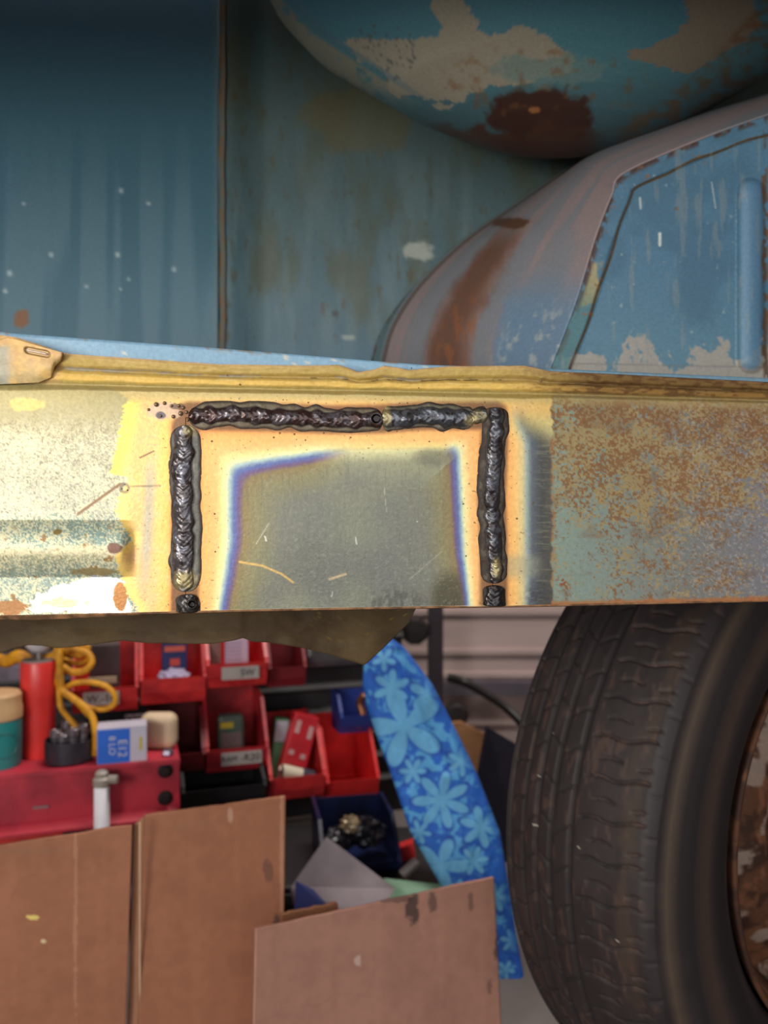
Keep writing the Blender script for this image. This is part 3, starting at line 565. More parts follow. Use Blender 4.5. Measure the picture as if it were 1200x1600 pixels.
# ------------------------------------------------------------------ shelf, bins and clutter, all turned the same way
PHI = .31; e_ = np.array([math.cos(PHI), math.sin(PHI), 0]); m_out = np.array([math.sin(PHI), -math.cos(PHI), 0])
def onray(u, v, base, nrm):      # point where the line of sight meets a plane
    d = W(u, v, 1.)-np.array([0, 0, CZ]); o = np.array([0, 0, CZ]); return o+d*(np.dot(base-o, nrm)/np.dot(d, nrm))
def frame(loc, rz=PHI): return Matrix.Translation(Vector([float(x) for x in loc])) @ Matrix.Rotation(rz, 4, 'Z')
RED = mat((218, 54, 54), .4, scale=25, var=.12, col2=(180, 38, 44)); REDD = mat((190, 48, 66), .48, scale=14, col2=(138, 32, 48), bump=.3)
DRED = mat((130, 30, 38), .5, scale=25); WHITE = mat((196, 190, 196), .5, scale=20, var=.04); INK = mat((28, 28, 34), .8); BLACK = mat((24, 22, 26), .6); GREY = mat((105, 100, 104), .6)
# red steel shelf
b0 = W(0, 1208, 1.10); ZT = float(b0[2])
shelf = empty('steel_shelf', (b0[0], b0[1], 0), 'red bolted steel workbench shelf loaded with small items', 'shelf', rz=PHI)
Lr = .228/math.cos(PHI)+.0
def loc_box(name, par, c, s, m, bevel=0, **k):
    bm = bmesh.new(); add_box(bm, c, s); return bmobj(name, bm, m, par, world=False, bevel=bevel, **k)
Z1 = ZT-.083; bm = bmesh.new()
add_prism(bm, [(-.012, ZT), (.11, ZT), (.11, ZT-.004), (.0, ZT-.004), (0, Z1+.012), (-.016, Z1+.002), (-.016, Z1-.002), (.003, Z1+.006), (.003, ZT-.006), (-.012, ZT-.006)], -.4, Lr, Matrix(((0, 1, 0, 0), (1, 0, 0, 0), (0, 0, 1, 0), (0, 0, 0, 1))))
bmobj('beam', bm, REDD, shelf, world=False)
loc_box('lower_beam', shelf, (-.16, .01, Z1-.018), (.52-.04, .02, .02), mat((196, 44, 34), .5))
loc_box('name_plate', shelf, (.052, -.0015, ZT-.052), (.02, .002, .004), mat((150, 110, 112), .5))
for x in (-.36, Lr-.02): loc_box('upright', shelf, (x, .06, (ZT-.004)/2), (.03, .09, ZT-.004), DRED)
for zz_ in (-.018, -.058):
    bm = bmesh.new(); add_lathe(bm, [(0, .0), (.011, 0), (.011, .001), (.0075, .0015), (.0075, .006), (.006, .0075), (0, .0078)], 24, Matrix.Translation((Lr-.020, 0, ZT+zz_)) @ Matrix.Rotation(math.pi/2, 4, 'X')); bmobj('bolt', bm, mat((52, 40, 44), .5, .5), shelf, world=False)
def topz(): return ZT
def on_shelf(u, dy):              # a point on the shelf top dy behind the front edge
    base = b0+(-m_out)*dy; q = onray(u, 1100, base, m_out); return np.array([q[0], q[1], ZT])
def lathe_thing(name, loc, parts, label, cat, group=None, rz=PHI):
    o = empty(name, loc, label, cat, group, rz)
    for (nm, prof_, m, n_) in parts:
        bm = bmesh.new(); add_lathe(bm, prof_, n_); bmobj(nm, bm, m, o, smooth=True, world=False)
        q = o.children[-1]; md = q.modifiers.new('edge', 'EDGE_SPLIT'); md.split_angle = .6
    return o
TEAL = mat((44, 140, 140), .45, scale=8, var=.05); TAN = mat((205, 165, 120), .6, var=.05)
p0 = on_shelf(-3, .04); R0 = .031
j = lathe_thing('tub', p0, [('body', [(0, 0), (R0*.96, 0), (R0, .003), (R0, .066), (0, .067)], TEAL, 48), ('lid', [(R0*.98, .066), (R0*1.04, .068), (R0*1.04, .082), (R0*.99, .088), (R0, .100), (R0*.9, .104), (0, .105)], TAN, 48)], 'teal tub with a tan lid at the left end of the shelf', 'tub')
bm = bmesh.new(); add_lathe(bm, [(.016, 0), (.017, .0006), (.0175, 0)], 40, Matrix.Translation((.012, -.0292, .033)) @ Matrix.Rotation(.35, 4, 'Z') @ Matrix.Rotation(math.pi/2, 4, 'X')); bmobj('printed_ring', bm, mat((30, 80, 84), .5), j, world=False)
p1 = on_shelf(61, .072); CR = mat((226, 58, 54), .35, scale=18, var=.08)
lathe_thing('red_canister', p1, [('body', [(0, 0), (.0215, 0), (.0225, .004), (.0225, .062), (.024, .085), (.0255, .095), (.0255, .137), (.0245, .1395), (0, .1395)], CR, 48), ('cap_plate', [(0, .139), (.0235, .1396), (.0235, .142), (0, .1425)], mat((150, 138, 138), .5), 40), ('neck', [(.004, .142), (.004, .156), (0, .156)], mat((140, 132, 128), .4, .4), 20),
    ('knob', [(0, .1525), (.010, .153), (.017, .160), (.022, .168), (.0235, .172), (.021, .175), (.012, .178), (0, .179)], mat((206, 202, 210), .45, var=.03), 40)], 'tall red canister with a pale grey domed knob', 'canister')
# socket tray ring with sockets
p2 = on_shelf(108, .032); Rr = .0335
lathe_thing('round_tin', p2, [('body', [(0, .001), (Rr*.9, 0), (Rr, .003), (Rr, .032), (Rr-.0015, .032), (Rr-.0015, .004), (0, .004)], mat((74, 70, 80), .35, .6), 48)], 'round dark steel tin full of sockets on the shelf', 'tin')
rs_ = random.Random(5); cap = mat((160, 150, 158), .25, .8)
for k, (dx, dy, hh) in enumerate(((-.018, -.004, .040), (-.004, -.012, .036), (.010, -.010, .044), (.020, .002, .048), (-.008, .012, .050), (.008, .014, .046))):
    bm = bmesh.new(); add_lathe(bm, [(0, .0), (.0068, 0), (.0068, hh-.012), (.0080, hh-.009), (.0080, hh), (.0055, hh), (.0055, hh-.008), (0, hh-.008)], 20); ob = bmobj('socket', bm, cap)
    ob.location = (p2[0]+dx, p2[1]+dy, ZT+.0045); finish(ob, None, 'small chrome socket standing in the round dark tin', 'socket', 'sockets in the round tin')
    md = ob.modifiers.new('edge', 'BEVEL'); md.width = .0006
# blue and white small box
p3 = on_shelf(191, -.004+.012); bx_ = empty('parts_box', p3, 'small blue and white printed parts box on the shelf edge', 'box', rz=PHI)
BW, BH, BD = .068, .052, .036
loc_box('carton', bx_, (0, BD/2-.012, BH/2), (BW, BD, BH), mat((190, 184, 200), .6, var=.03), .001)
loc_box('blue_print', bx_, (-.0115, -.0123, BH/2-.001), (BW-.024, .0006, BH-.004), mat((28, 98, 205), .5, var=.03))
loc_box('yellow_mark', bx_, (.0255, -.0123, BH/2), (.004, .0006, .019), mat((190, 170, 60), .5))
Rx = Matrix.Rotation(math.pi/2, 4, 'X'); 
text('lettering', 'E12', .017, Matrix.Translation((.000, -.0128, .021)) @ Rx @ Matrix.Rotation(math.pi/2, 4, 'Z') @ Matrix.Rotation(math.pi, 4, 'Z'), WHITE, bx_)
text('lettering', '8 LO', .013, Matrix.Translation((-.014, -.0128, .026)) @ Rx @ Matrix.Rotation(-math.pi/2, 4, 'Z'), WHITE, bx_)
# cream rounded block, small nut, socket rail
p4 = on_shelf(250, .045); bm = bmesh.new(); add_box(bm, (p4[0]-.004, p4[1]+.01, ZT+.027), (.055, .03, .054), None); ob = bmobj('cream_block', bm, mat((206, 180, 150), .6, var=.05), label='cream rounded soap-like block behind the blue parts box', cat='block'); b = ob.modifiers.new('b', 'BEVEL'); b.width = .013; b.segments = 6
p5 = on_shelf(262, .012); bm = bmesh.new(); add_lathe(bm, [(.004, 0), (.008, 0), (.009, .003), (.008, .008), (.005, .009), (.004, .009), (.004, 0)], 6, Matrix.Translation((p5[0], p5[1], ZT))); bmobj('hex_nut', bm, mat((150, 140, 160), .3, .8), label='loose silver nut at the right end of the red shelf', cat='nut')
# white rod with fitting in front of the shelf
q = onray(159, 1250, b0+m_out*.028, m_out); rod = empty('white_tube', (q[0], q[1], 0), 'white tube with a metal fitting standing against the red shelf', 'tube')
bm = bmesh.new(); add_lathe(bm, [(0, 0), (.0105, 0), (.0105, ZT-.018), (0, ZT-.018)], 28); bmobj('tube_body', bm, mat((216, 214, 222), .35, var=.03), rod, smooth=True, world=False)
bm = bmesh.new(); add_lathe(bm, [(.011, ZT-.022), (.012, ZT-.020), (.012, ZT-.012), (.009, ZT-.009), (.009, ZT-.004), (.006, ZT-.001), (0, ZT-.001)], 12); add_lathe(bm, [(0, 0), (.006, 0), (.006, .012), (0, .012)], 10, Matrix.Translation((.010, 0, ZT-.013)) @ Matrix.Rotation(math.pi/2, 4, 'Y')); bmobj('fitting', bm, mat((176, 166, 156), .4, .2), rod, world=False)

# louvred rack panel behind the bins
rb = onray(0, 1200, b0-m_out*.325, m_out); rack = empty('louvre_rack', (rb[0], rb[1], 0), 'dark grey louvred rack panel carrying the red bins', 'rack', rz=PHI)
bm = bmesh.new(); add_box(bm, (.19, .03, .40), (1.12, .012, .78))
for k in range(15): add_prism(bm, [(.024, .06+.048*k), (.012, .066+.048*k), (.012, .070+.048*k), (.024, .080+.048*k)], -.37, .75, Matrix(((0, 1, 0, 0), (1, 0, 0, 0), (0, 0, 1, 0), (0, 0, 0, 1))))
bmobj('louvred_panel', bm, mat((46, 42, 46), .6, scale=10, var=.1), rack, world=False)
for x in (-.36, .74): loc_box('foot', rack, (x, .10, .01), (.03, .16, .02), BLACK)

def bin_mesh(w_, h, d, lip=.36, t=.0025):
    bm = bmesh.new(); x0, x1 = -w_/2, w_/2; fl = .010
    side = [(fl, 0), (0, lip*h*.45), (-.004, lip*h), (0, lip*h+.004), (d*.34, h*.97), (d, h), (d, 0)]
    Mx = Matrix(((0, 1, 0, 0), (1, 0, 0, 0), (0, 0, 1, 0), (0, 0, 0, 1)))
    add_prism(bm, side, x0, x0+t, Mx); add_prism(bm, side, x1-t, x1, Mx)
    add_prism(bm, [(fl, 0), (d, 0), (d, t), (fl, t)], x0+t, x1-t, Mx); add_prism(bm, [(d-t, 0), (d, 0), (d, h), (d-t, h)], x0+t, x1-t, Mx)
    add_prism(bm, [(fl, 0), (0, lip*h*.45), (-.004, lip*h), (-.007, lip*h), (-.007, lip*h-.004), (-.002, lip*h-.006), (t*1.2+0, lip*h*.45), (fl+t, t)][:4]+[(t-.004, lip*h), (t, lip*h*.45), (fl+t, 0)], x0+t, x1-t, Mx)
    # rolled rim along the side slopes
    for x in (x0, x1-t): add_prism(bm, [(-.004, lip*h-.003), (0, lip*h+.007), (d*.34, h*.97+.003), (d, h+.003), (d, h-.002), (d*.34, h*.97-.003), (.003, lip*h)], x-.0015, x+t+.0015, Mx)
    return bm
BINS = []
def place_bin(u0, u1, vb, dist, hpx, m, label, lab=None, lip=.36, d=.16, name='storage_bin', rz=PHI):
    e = np.array([math.cos(rz), math.sin(rz), 0])
    if dist < 1: pl = b0-m_out*dist; q0 = onray(u0, vb, pl, m_out); q1 = onray(u1, vb, pl, m_out); base = (q0+q1)/2; base[2] = onray((u0+u1)/2, vb, pl, m_out)[2]; w_ = float(np.linalg.norm((q1-q0)[:2]))*.985; dist = float(base[1])
    else: base = W((u0+u1)/2, vb, dist); w_ = (u1-u0)/1250*dist/(math.cos(rz)-((u0+u1)/2-600)/1250*math.sin(rz))
    h = hpx/1250*dist
    o = empty(name, base, label, 'bin', 'stacking bins on the rack', rz)
    bmobj('bin_body', bin_mesh(w_, h, d, lip), m, o, world=False)
    if lab:
        zc = lip*h*.62; L = loc_box('label_card', o, (w_*lab[1], -.0075, zc), (w_*lab[2], .0012, .021), mat((170, 160, 156), .7, var=.06))
        text('lettering', lab[0], .0165, Matrix.Translation((w_*lab[1]+lab[3]*w_, -.0085, zc)) @ Rx, INK, L if False else o)
        if len(lab) > 4: text('lettering', lab[4], .0125, Matrix.Translation((w_*lab[1]-.2*w_, -.0085, zc)) @ Rx, INK, o)
    BINS.append((o, w_, h, d)); return o, w_, h, d
def at_bin(b, x, y, z):
    o, w_, h, d = b; return o.location+Matrix.Rotation(o.rotation_euler.z, 3, 'Z') @ Vector((x*w_, y*d, z+.003))
A_ = place_bin(112, 216, 1114, .150, 116, RED, 'red storage bin behind the yellow rope, half covered by it', ('W.-14', -.06, .55, .0), .34)
B_ = place_bin(219, 322, 1100, .150, 116, RED, 'red storage bin holding a navy carton and crumpled white paper', None, .36)
C_ = place_bin(323, 418, 1074, .150, 96, RED, 'upper red storage bin with a white card lettered SW', ('SW', .04, .62, .12), .40)
D_ = place_bin(420, 478, 1074, .19, 90, DRED, 'dark red storage bin in shadow right of the SW bin', None, .36, d=.12)
E_ = place_bin(232, 320, 1210, .142, 92, DRED, 'dark red storage bin half hidden behind the cream block', None, .34)
F_ = place_bin(322, 419, 1206, .142, 104, mat((206, 46, 52), .45, col2=(160, 34, 46), scale=25), 'red storage bin with a handwritten card, in the middle row', ('-R20', .06, .66, .14, 'RAM'), .36)
G_ = place_bin(421, 508, 1250, .125, 104, RED, 'red storage bin holding a tilted red carton and a white tube', None, .36)
H_ = place_bin(510, 592, 1258, .155, 112, mat((236, 48, 50), .4, scale=25), 'empty red storage bin beside the blue floral board', None, .36)  # brighter red than the other bins, lit interior put into its colour
I_ = place_bin(482, 560, 1042, .22, 60, GREY, 'grey storage bin high up under the car skirt', None, .34, d=.08)
J_ = place_bin(532, 596, 1146, .20, 58, mat((44, 66, 150), .5, scale=18), 'small blue storage bin half behind the floral board', None, .5, d=.07)
K_ = place_bin(505, 626, 1372, 1.150, 76, mat((26, 36, 78), .3, scale=18, col2=(18, 22, 44)), 'navy blue storage bin low down, heaped with dark parts', None, .3, d=.14, rz=.2)
L_b = place_bin(284, 416, 1262, .10, 50, BLACK, 'flat black tray under the middle row of bins', None, .62, d=.12)
def bbox(name, b, x, y, s, m, label, cat, z=0, rot=(0, 0, 0), bev=.0015):
    bm = bmesh.new(); add_box(bm, (0, 0, s[2]/2), s); ob = bmobj(name, bm, m, bevel=bev); ob.location = at_bin(b, x, y, z); ob.rotation_euler = (rot[0], rot[1], rot[2]+b[0].rotation_euler.z); return finish(ob, None, label, cat)
bbox('grey_carton', A_, -.02, .38, (.048, .04, .10), mat((92, 76, 76), .7), 'grey-brown carton standing in the bin behind the rope', 'box')
nv = bbox('navy_carton', B_, .05, .46, (.042, .03, .096), mat((24, 32, 92), .5), 'navy carton with an orange mark in a red bin', 'box')
loc_box('orange_band', nv, (0, -.0156, .078), (.034, .0008, .009), mat((205, 90, 70), .5)); loc_box('red_mark', nv, (0, -.0156, .055), (.016, .0008, .012), mat((200, 66, 50), .5)); loc_box('foot_band', nv, (0, -.0156, .030), (.038, .0008, .008), mat((170, 140, 150), .5))
def crumple(name, loc, r_, m, label, cat, seed, sq=.6):
    bm = bmesh.new(); bmesh.ops.create_icosphere(bm, subdivisions=3, radius=r_); rg_ = random.Random(seed)
    for v in bm.verts: v.co *= 1+rg_.uniform(-.22, .22); v.co.z *= sq
    ob = bmobj(name, bm, m, label=label, cat=cat); ob.location = loc; return ob
crumple('crumpled_paper', at_bin(B_, .02, .22, .032), .026, mat((170, 160, 190), .8), 'crumpled white and lilac paper in the bin with the navy carton', 'paper', 3)
bbox('pink_carton', C_, -.36, .3, (.024, .04, .085), mat((140, 96, 92), .7), 'brownish pink carton at the left side of the SW bin', 'box')
pp = bbox('printed_card', C_, .04, .26, (.040, .003, .082), mat((186, 162, 182), .7, var=.03), 'white lined leaflet standing in the SW bin', 'card', rot=(-.1, 0, 0), bev=0)
for k in range(6): loc_box('printed_line', pp, (-.004, -.0018, .03+.007*k), (.026, .0004, .0012), mat((140, 110, 140), .7))
jj = bbox('green_bottle', F_, -.05, .34, (.046, .03, .082), mat((98, 96, 92), .25, col2=(70, 92, 84), scale=12), 'murky clear bottle with a yellow label in the middle bin', 'bottle', bev=.008)
loc_box('yellow_label', jj, (-.008, -.0156, .066), (.022, .0008, .010), mat((190, 165, 40), .5)); loc_box('base', jj, (0, -.0152, .010), (.04, .0012, .02), mat((56, 110, 100), .5))
loc_box('grey_print', jj, (0, -.0154, .040), (.034, .0006, .026), mat((120, 100, 100), .6))
gg = bbox('green_carton', G_, -.26, .55, (.024, .03, .115), mat((92, 140, 100), .5), 'green and white carton leaning at the back of the tilted-carton bin', 'box', rot=(-.05, .12, 0)); loc_box('white_end', gg, (-.0, -.0153, .094), (.022, .0008, .036), mat((186, 184, 196), .5))
rc = bbox('red_carton', G_, -.02, .32, (.044, .03, .10), mat((196, 30, 44), .45), 'red carton with pale marks tilted in a red bin', 'box', z=.03, rot=(-.1, .30, .0))
for (x, z, sx, sz) in ((-.012, .078, .008, .022), (.012, .072, .008, .022), (-.012, .034, .009, .008), (.010, .030, .009, .008)): loc_box('pale_mark', rc, (x, -.0154, z), (sx, .0008, sz), mat((205, 160, 160), .5))
bm = bmesh.new(); add_lathe(bm, [(0, 0), (.010, .0), (.011, .004), (.011, .038), (0, .038)], 24); bl = bmobj('stubby_tube', bm, mat((206, 196, 176), .4, var=.03), smooth=False, label='white stubby tube with a dark end lying in the bin', cat='tube'); bl.location = at_bin(G_, -.26, .10, .045); bl.rotation_euler = (0, 1.9, PHI)
bm = bmesh.new(); add_lathe(bm, [(0, .036), (.0125, .036), (.0125, .056), (.009, .062), (0, .062)], 24); bmobj('dark_end', bm, mat((48, 48, 66), .5), bl, world=False)
bm = bmesh.new(); add_lathe(bm, [(0, 0), (.006, 0), (.006, .02), (.003, .026), (0, .026)], 16); ob = bmobj('metal_fitting', bm, mat((150, 120, 110), .3, .6), label='small pinkish metal fitting in front of the white tube', cat='fitting'); ob.location = at_bin(G_, -.32, .06, .033); ob.rotation_euler = (.2, .2, 0)
bm = bmesh.new(); add_tube(bm, spline([(0, 0, 0), (.01, 0, .02), (.004, .004, .045), (.014, 0, .06)], 8), .007, 10); ob = bmobj('copper_part', bm, mat((170, 110, 80), .3, .7), smooth=True, label='curved copper part in the small blue bin', cat='part'); ob.location = at_bin(J_, -.05, .15, .006)
for k, (x, y, z, r_, cc) in enumerate(((-.22, .3, .04, .022, (46, 44, 52)), (.1, .3, .045, .026, (34, 34, 44)), (.25, .45, .035, .02, (58, 60, 80)), (-.1, .25, .062, .015, (160, 140, 110)))):
    crumple('metal_part', at_bin(K_, x, y, z), r_, mat(cc, .3, .3), ('dark crumpled part heaped in the navy bin' if k < 3 else 'dull brass-coloured part on top of the navy bin heap'), 'part', 20+k, .8)['group'] = 'dark parts in the navy bin'
# socket rail hooked over the middle row
rl_ = W(232, 1122, 1.27); rail = empty('socket_rail', rl_, 'dark clip rail with small chrome rings above the cream block', 'rail', rz=PHI)
loc_box('rail_bar', rail, (0, 0, .002), (.075, .012, .012), mat((54, 46, 56), .5), .004)
for k in range(4):
    bm = bmesh.new(); add_lathe(bm, [(.0032, -.002), (.0046, -.002), (.0046, .004), (.0032, .004), (.0032, -.002)], 20, Matrix.Translation((-.028+k*.0105, -.006, .003)) @ Matrix.Rotation(math.pi/2, 4, 'X')); bmobj('ring', bm, mat((160, 150, 140), .3, .8), rail, world=False)
# yellow rope
YR = mat((214, 150, 18), .6, scale=60, col2=(170, 112, 10), bump=.5, bscale=400)
rope = empty('yellow_rope', W(100, 1100, 1.2), 'coiled yellow rope draped in front of the red bins', 'rope')
def ropeY(pts, r_):
    bm = bmesh.new(); add_tube(bm, spline([W(u, v, Y) for u, v, Y in pts], 10), r_, 10); bmobj('strand', bm, YR, rope, smooth=True)
ropeY([(-60, 1028, 1.22), (-10, 1030, 1.21), (12, 1033, 1.205), (30, 1025, 1.20), (52, 1036, 1.2), (78, 1030, 1.2), (92, 1024, 1.2)], .0095)
ropeY([(94, 1005, 1.18), (93, 1030, 1.175), (94, 1060, 1.175), (98, 1078, 1.175), (112, 1090, 1.17), (132, 1104, 1.165), (144, 1120, 1.16), (149, 1140, 1.155), (150, 1160, 1.155), (149, 1180, 1.155)], .0052)
ropeY([(96, 1020, 1.21), (120, 1016, 1.21), (138, 1022, 1.21), (143, 1036, 1.205), (132, 1048, 1.20), (112, 1050, 1.20), (98, 1042, 1.2)], .0055)
ropeY([(96, 1014, 1.22), (112, 1022, 1.22), (126, 1024, 1.22), (138, 1014, 1.22), (130, 1006, 1.22)], .0045)
ropeY([(100, 1030, 1.23), (115, 1036, 1.225), (128, 1036, 1.225), (140, 1028, 1.22)], .004)
ropeY([(100, 1078, 1.185), (116, 1068, 1.18), (140, 1066, 1.18), (165, 1072, 1.18), (179, 1086, 1.18), (178, 1100, 1.18), (162, 1108, 1.18), (140, 1106, 1.175), (120, 1098, 1.175)], .0042)
ropeY([(92, 1060, 1.18), (94, 1100, 1.175), (104, 1118, 1.17), (116, 1132, 1.165), (122, 1146, 1.16)], .0044)
ropeY([(90, 1010, 1.19), (86, 1040, 1.185), (92, 1070, 1.18), (104, 1084, 1.178), (124, 1100, 1.172), (140, 1118, 1.168)], .0048)
bbox('white_strip', A_, -.05, -.03, (.045, .003, .011), mat((186, 160, 130), .6), 'pale strip hooked on the front of the rope-covered bin', 'strip', z=.045)
sheet('grey_bundle', W(np.array([-30, 34, 34, -30]), np.array([1042, 1044, 1063, 1064]), 1.26), .05, mat((112, 104, 118), .5, col2=(70, 64, 74), scale=25), label='grey metallic bundle behind the red canister', cat='bundle')

# ------------------------------------------------------------------ manual and green sheet
sheet('instruction_manual', [W(510, 1307, 1.10), W(617, 1388, 1.08), W(600, 1418, 1.06), W(585, 1440, 1.05), W(470, 1440, 1.05), W(455, 1385, 1.07)], .012, mat((150, 138, 144), .55, scale=9, col2=(104, 92, 100)), label='grey creased manual tilted behind the small cardboard', cat='manual')
mn = bpy.data.objects['instruction_manual']
sheet('blue_corner', [W(462, 1376, 1.068), W(490, 1390, 1.064), W(520, 1424, 1.05), W(460, 1424, 1.05)], .001, mat((34, 46, 112), .5), mn)
sheet('green_folder', [W(600, 1372, 1.12), W(690, 1382, 1.10), W(700, 1440, 1.06), W(600, 1440, 1.08)], .004, mat((120, 160, 132), .5, var=.04), label='pale green folder edge between the manual and the floral board', cat='folder')
filler = empty('black_filler', (-.02, 1.30, 0), 'black filler block added for the darkness behind the cardboard', 'filler')  # block added to fill the dark area, also under the navy bin
loc_box('filler_body', filler, (-.02, -.06, .0405), (.36, .22, .081), BLACK, .004)
for k in range(3): loc_box('slat', filler, (-.02, -.173, .018+k*.024), (.33, .006, .012), mat((40, 36, 42), .5))
sheet('red_offcut', [W(622, 1326, 1.2), W(646, 1318, 1.2), W(650, 1342, 1.2), W(626, 1346, 1.2)], .02, RED, label='small red plastic offcut right of the navy bin', cat='offcut')
bm = bmesh.new(); add_tube(bm, [W(628, 1368, 1.14), W(652, 1346, 1.15)], .008, 12); bmobj('grey_pin', bm, mat((140, 130, 130), .4, .4), label='short grey pin lying beside the floral board', cat='pin')

# ------------------------------------------------------------------ cardboard
def cardboard(name, pts_t, pts_b, Yt, Yb, seed, label, marks, cat='cardboard', colr=(176, 128, 98), flap=None):
    o = empty(name, W(float(np.mean([p[0] for p in pts_b])), 1600, Yb[0])*np.array([1, 1, 0]), label, cat)
    return o
def card_panel(par, u0, u1, vt0, vt1, Y0, Y1, lean, colr, seed, marks=(), ub=None, name='panel', rag=1.5):
    uu_ = np.linspace(u0, u1, 160); tt_ = np.linspace(0, 1, 240); A, T = np.meshgrid(np.linspace(0, 1, 160), tt_)
    Yt_ = Y0+(Y1-Y0)*A; top = W(u0+(u1-u0)*A, vt0+(vt1-vt0)*A+rag*(fbm(A*9, 0*A, seed)-.5)*2, Yt_)
    bot = top.copy(); bot[..., 2] = 0; bot[..., 1] -= lean
    if ub is not None: bot[..., 0] += ub*A
    P = top*(1-T[..., None])+bot*T[..., None]; u, v = PR(P)
    P[..., 1] += .004*(fbm(u/90, v/120, seed+1, 3)-.5)
    P[..., 1] += .0012*np.sin(u/2.6)*0
    c = np.broadcast_to(np.array(colr, float), P.shape).copy(); c = mix(c, np.array(colr)*.93, ss(fbm(u/60, v/40, seed+2, 4), .45, .75)*.6); c = mix(c, np.array(colr)*1.06, ss(fbm(u/16, v/300, seed+3, 2), .5, .8)*.4)
    c = mix(c, np.array(colr)*.93, ss(np.abs(np.sin(v/60+u/150+fbm(u/120, v/90, seed+5)*3)), .08, .0)*.35)
    for (a, b, ru, rv, cc, st) in marks: c = mix(c, cc, blob(u, v, a, b, ru, rv, seed+int(a), .6, 9)*st)
    return grid(name, P, c, 0, .8, m=MAS, parent=par, solid=-.005)
CB = (164, 108, 80)
c1 = empty('cardboard_sheet', (-.25, .85, 0), 'large brown cardboard sheet folded in two below the red shelf', 'cardboard', rz=0)
dk = (70, 52, 50)
card_panel(c1, -160, 207, 1346, 1289, .76, .862, .03, CB, 200, ((52, 1432, 10, 4, (235, 210, 120), 1), (68, 1470, 5, 3, (230, 215, 170), .9), (118, 1400, 3, 200, (200, 150, 118), .5), (40, 1330, 60, 4, (150, 110, 84), .5)))
card_panel(c1, 209, 225, 1289, 1276, .872, .872, .03, (150, 104, 76), 205, ())
card_panel(c1, 227, 446, 1274, 1244, .868, .935, .03, CB, 210, ((420, 1360, 8, 16, dk, .35), (432, 1450, 9, 24, dk, .6), (425, 1520, 16, 20, dk, .4), (436, 1580, 10, 16, dk, .6), (360, 1275, 4, 14, (205, 170, 150), .6), (300, 1290, 40, 6, (160, 112, 84), .5), (440, 1400, 3, 300, (205, 160, 130), .5)))
bm = bmesh.new(); p = W(226, 1276, .866); add_box(bm, (p[0], p[1]-.004-.012, p[2]/2), (.0016, .002, p[2])); bmobj('fold_edge', bm, mat((205, 168, 140), .8), c1)
c2 = empty('cardboard_flap', (.02, .9, 0), 'smaller brown cardboard box side right of the large sheet', 'cardboard')
CB2 = (176, 128, 110)
card_panel(c2, 400, 772, 1452, 1371, .80, .93, .03, CB2, 220, ((645, 1418, 10, 26, dk, .75), (676, 1412, 7, 16, dk, .5), (735, 1408, 5, 14, dk, .4), (778, 1480, 6, 24, dk, .6), (765, 1540, 5, 12, dk, .4), (600, 1405, 50, 5, dk, .4), (560, 1500, 5, 10, (205, 180, 165), .8)), ub=.006)
card_panel(c2, 440, 528, 1430, 1412, .855, .885, .0, (150, 100, 70), 225, (), name='inner_flap', rag=3)

# ------------------------------------------------------------------ blue floral board
Lp = np.array([(996, 604), (1012, 592), (1040, 568), (1070, 566), (1110, 575), (1160, 592), (1210, 611), (1300, 641), (1382, 688), (1450, 712), (1532, 742)], float)
Rp = np.array([(996, 610), (1012, 632), (1040, 654), (1070, 676), (1110, 697), (1160, 722), (1210, 746), (1300, 781), (1382, 795), (1450, 805), (1532, 820)], float)
vv = np.linspace(996, 1532, 420); lu = np.interp(vv, Lp[:, 0], Lp[:, 1]); ru = np.interp(vv, Rp[:, 0], Rp[:, 1]); t = np.linspace(-1, 1, 150)[None, :]
BU = (lu+ru)[:, None]/2+(ru-lu)[:, None]/2*np.sin(t*math.pi/2); BV = vv[:, None]+0*BU
Yb_ = np.interp(vv, [996, 1532], [1.20, 1.06])[:, None]
end = np.clip((vv-996)/40, 0, 1)[:, None]**.5
Yy = Yb_-.014*np.clip(1-t**2, 0, 1)**.5*end+.006*(fbm(BU/28, BV/60, 150, 3)-.5)*end
Yy = Yy+.006*np.exp(-(segd(BU, BV, [(625, 1020), (646, 1090), (665, 1140), (700, 1200)])/9)**2)*end
f = np.zeros_like(BU)
def petals(cu, cv, r_, n_, ph, k_=.5, sx=1., sy=1.):
    du = (BU-cu)/sx; dv = (BV-cv)/sy; an = np.arctan2(dv, du); d = np.hypot(du, dv); q = np.abs(np.cos((an-ph)*n_/2.)); return ss(d, r_*(.18+.82*q**k_)+2, r_*(.18+.82*q**k_)-3)
outl = np.zeros_like(BU)
for (cu, cv, r_, n_, ph, kk_) in ((632, 1135, 66, 5, -1.9, 1.3), (690, 1250, 46, 7, -1.4, 1.0), (752, 1292, 34, 6, .3, 1.), (688, 1352, 44, 5, -1.2, 1.1), (612, 1075, 30, 6, .6, 1.), (668, 1085, 30, 5, 1.1, 1.), (645, 1205, 22, 6, 0, 1), (722, 1190, 24, 6, .5, 1), (655, 1300, 20, 6, .2, 1), (740, 1345, 24, 6, .9, 1), (715, 1390, 18, 5, 0, 1), (600, 1030, 20, 5, .3, 1), (775, 1400, 26, 6, .2, 1), (800, 1470, 20, 6, .2, 1), (790, 1515, 16, 5, .2, 1)):
    m1 = petals(cu, cv, r_, n_, ph, kk_); outl = np.maximum(outl*(1-m1), petals(cu, cv, r_+6, n_, ph, kk_*.9)*(1-m1)); f = np.maximum(f, m1)
bk = fbm(BU/13, BV/13, 151, 3)
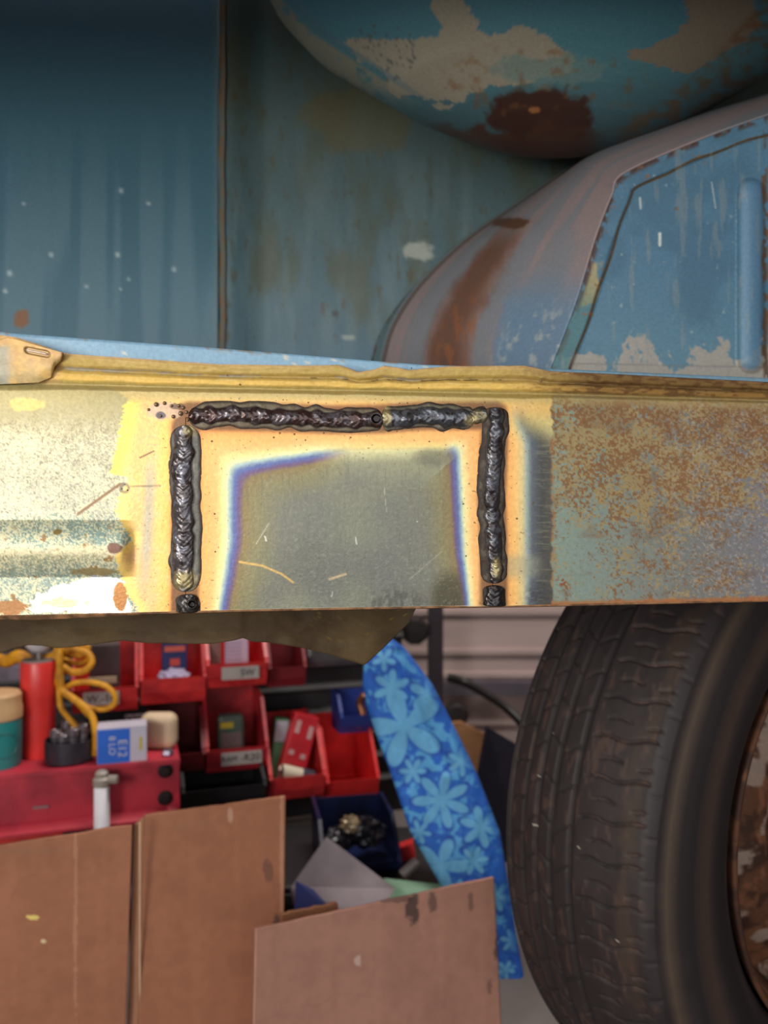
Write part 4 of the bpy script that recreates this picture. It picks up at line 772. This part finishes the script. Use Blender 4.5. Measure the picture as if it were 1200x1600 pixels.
c = mix(np.broadcast_to(np.array((26, 92, 186.)), BU.shape+(3,)).copy(), (92, 170, 216), ss(bk, .50, .60)*.8); c = mix(c, (22, 70, 160), outl*.9); c = mix(c, (96, 164, 208), f*.95); c = mix(c, (130, 170, 170), ss(fbm(BU/7, BV/7, 153), .72, .8)*ss(BU-lu[:, None], 40, 90)*.5)
c = mix(c, (24, 84, 176), ss(ru[:, None]-BU, 16, 4)*.6)
brd = empty('padded_board', (0.1, 1.12, 0), 'padded board in blue floral cloth leaning upright beside the tyre', 'board')
grid('floral_cover', W(BU, BV, Yy), c, 0, .75, m=MAS, parent=brd, solid=-.002)
Q = W(BU, BV, Yb_+.004+0*BU); grid('backing', Q, (30, 34, 52), 0, .8, m=MAS, parent=brd, solid=-.014)

# ------------------------------------------------------------------ things by the back wall
pst = W(680, 1000, 1.72); post = empty('steel_post', (pst[0], 1.72, 0), 'dark square steel post in front of the wood-boarded wall', 'post')
loc_box('shaft', post, (0, 0, .36), (.032, .032, .72), mat((58, 46, 54), .6)); loc_box('foot', post, (0, 0, .004), (.12, .12, .008), mat((50, 40, 44), .6))
for nm, (u, v, r_) in (('clamp_knob', (648, 985, .030)), ('clamp_knob', (713, 1116, .026))):
    q = W(u, v, 1.69); bm = bmesh.new(); add_lathe(bm, [(0, -.02), (r_*.8, -.018), (r_, -.008), (r_, .008), (r_*.8, .018), (0, .02)], 10, Matrix.Translation(Vector([float(x) for x in q])) @ Matrix.Rotation(math.pi/2, 4, 'X')); bm2 = bmobj(nm, bm, mat((34, 26, 28), .7), post)
    bm = bmesh.new(); add_tube(bm, [q, W(680, v-8, 1.72)], .008, 10); bmobj('clamp_screw', bm, mat((34, 26, 28), .7), post)
bm = bmesh.new(); add_tube(bm, spline([W(700, 1058, 1.68), W(730, 1068, 1.68), W(765, 1088, 1.62), W(800, 1114, 1.55), W(850, 1170, 1.5), W(900, 1230, 1.45)], 12), .009, 12); bmobj('black_hose', bm, mat((26, 22, 24), .5), smooth=True, label='black hose sloping from the steel post towards the tyre', cat='hose')
bm = bmesh.new(); q0 = W(700, 1085, YB-.012); add_box(bm, (.35, YB-.012, float(q0[2])+.015), (1.2, .02, .032)); bmobj('wall_rail', bm, mat((120, 112, 124), .4, .3, var=.05), label='grey metal rail fixed along the boarded wall', cat='rail')
sheet('plywood_sheet', [W(672, 1135, 1.66), W(720, 1128, 1.66), W(800, 1170, 1.66), W(800, 1259, 1.665), W(672, 1259, 1.665)], .012, mat((172, 122, 84), .7, scale=8, stretch=(1, 1, 3)), label='tan plywood offcut standing behind the floral board', cat='plywood')
sheet('navy_sheet', [W(762, 1136, 1.40), W(806, 1162, 1.42), W(812, 1345, 1.40), W(724, 1345, 1.38)], .008, mat((44, 42, 62), .6), label='dark navy board wedged between floral board and tyre', cat='board')
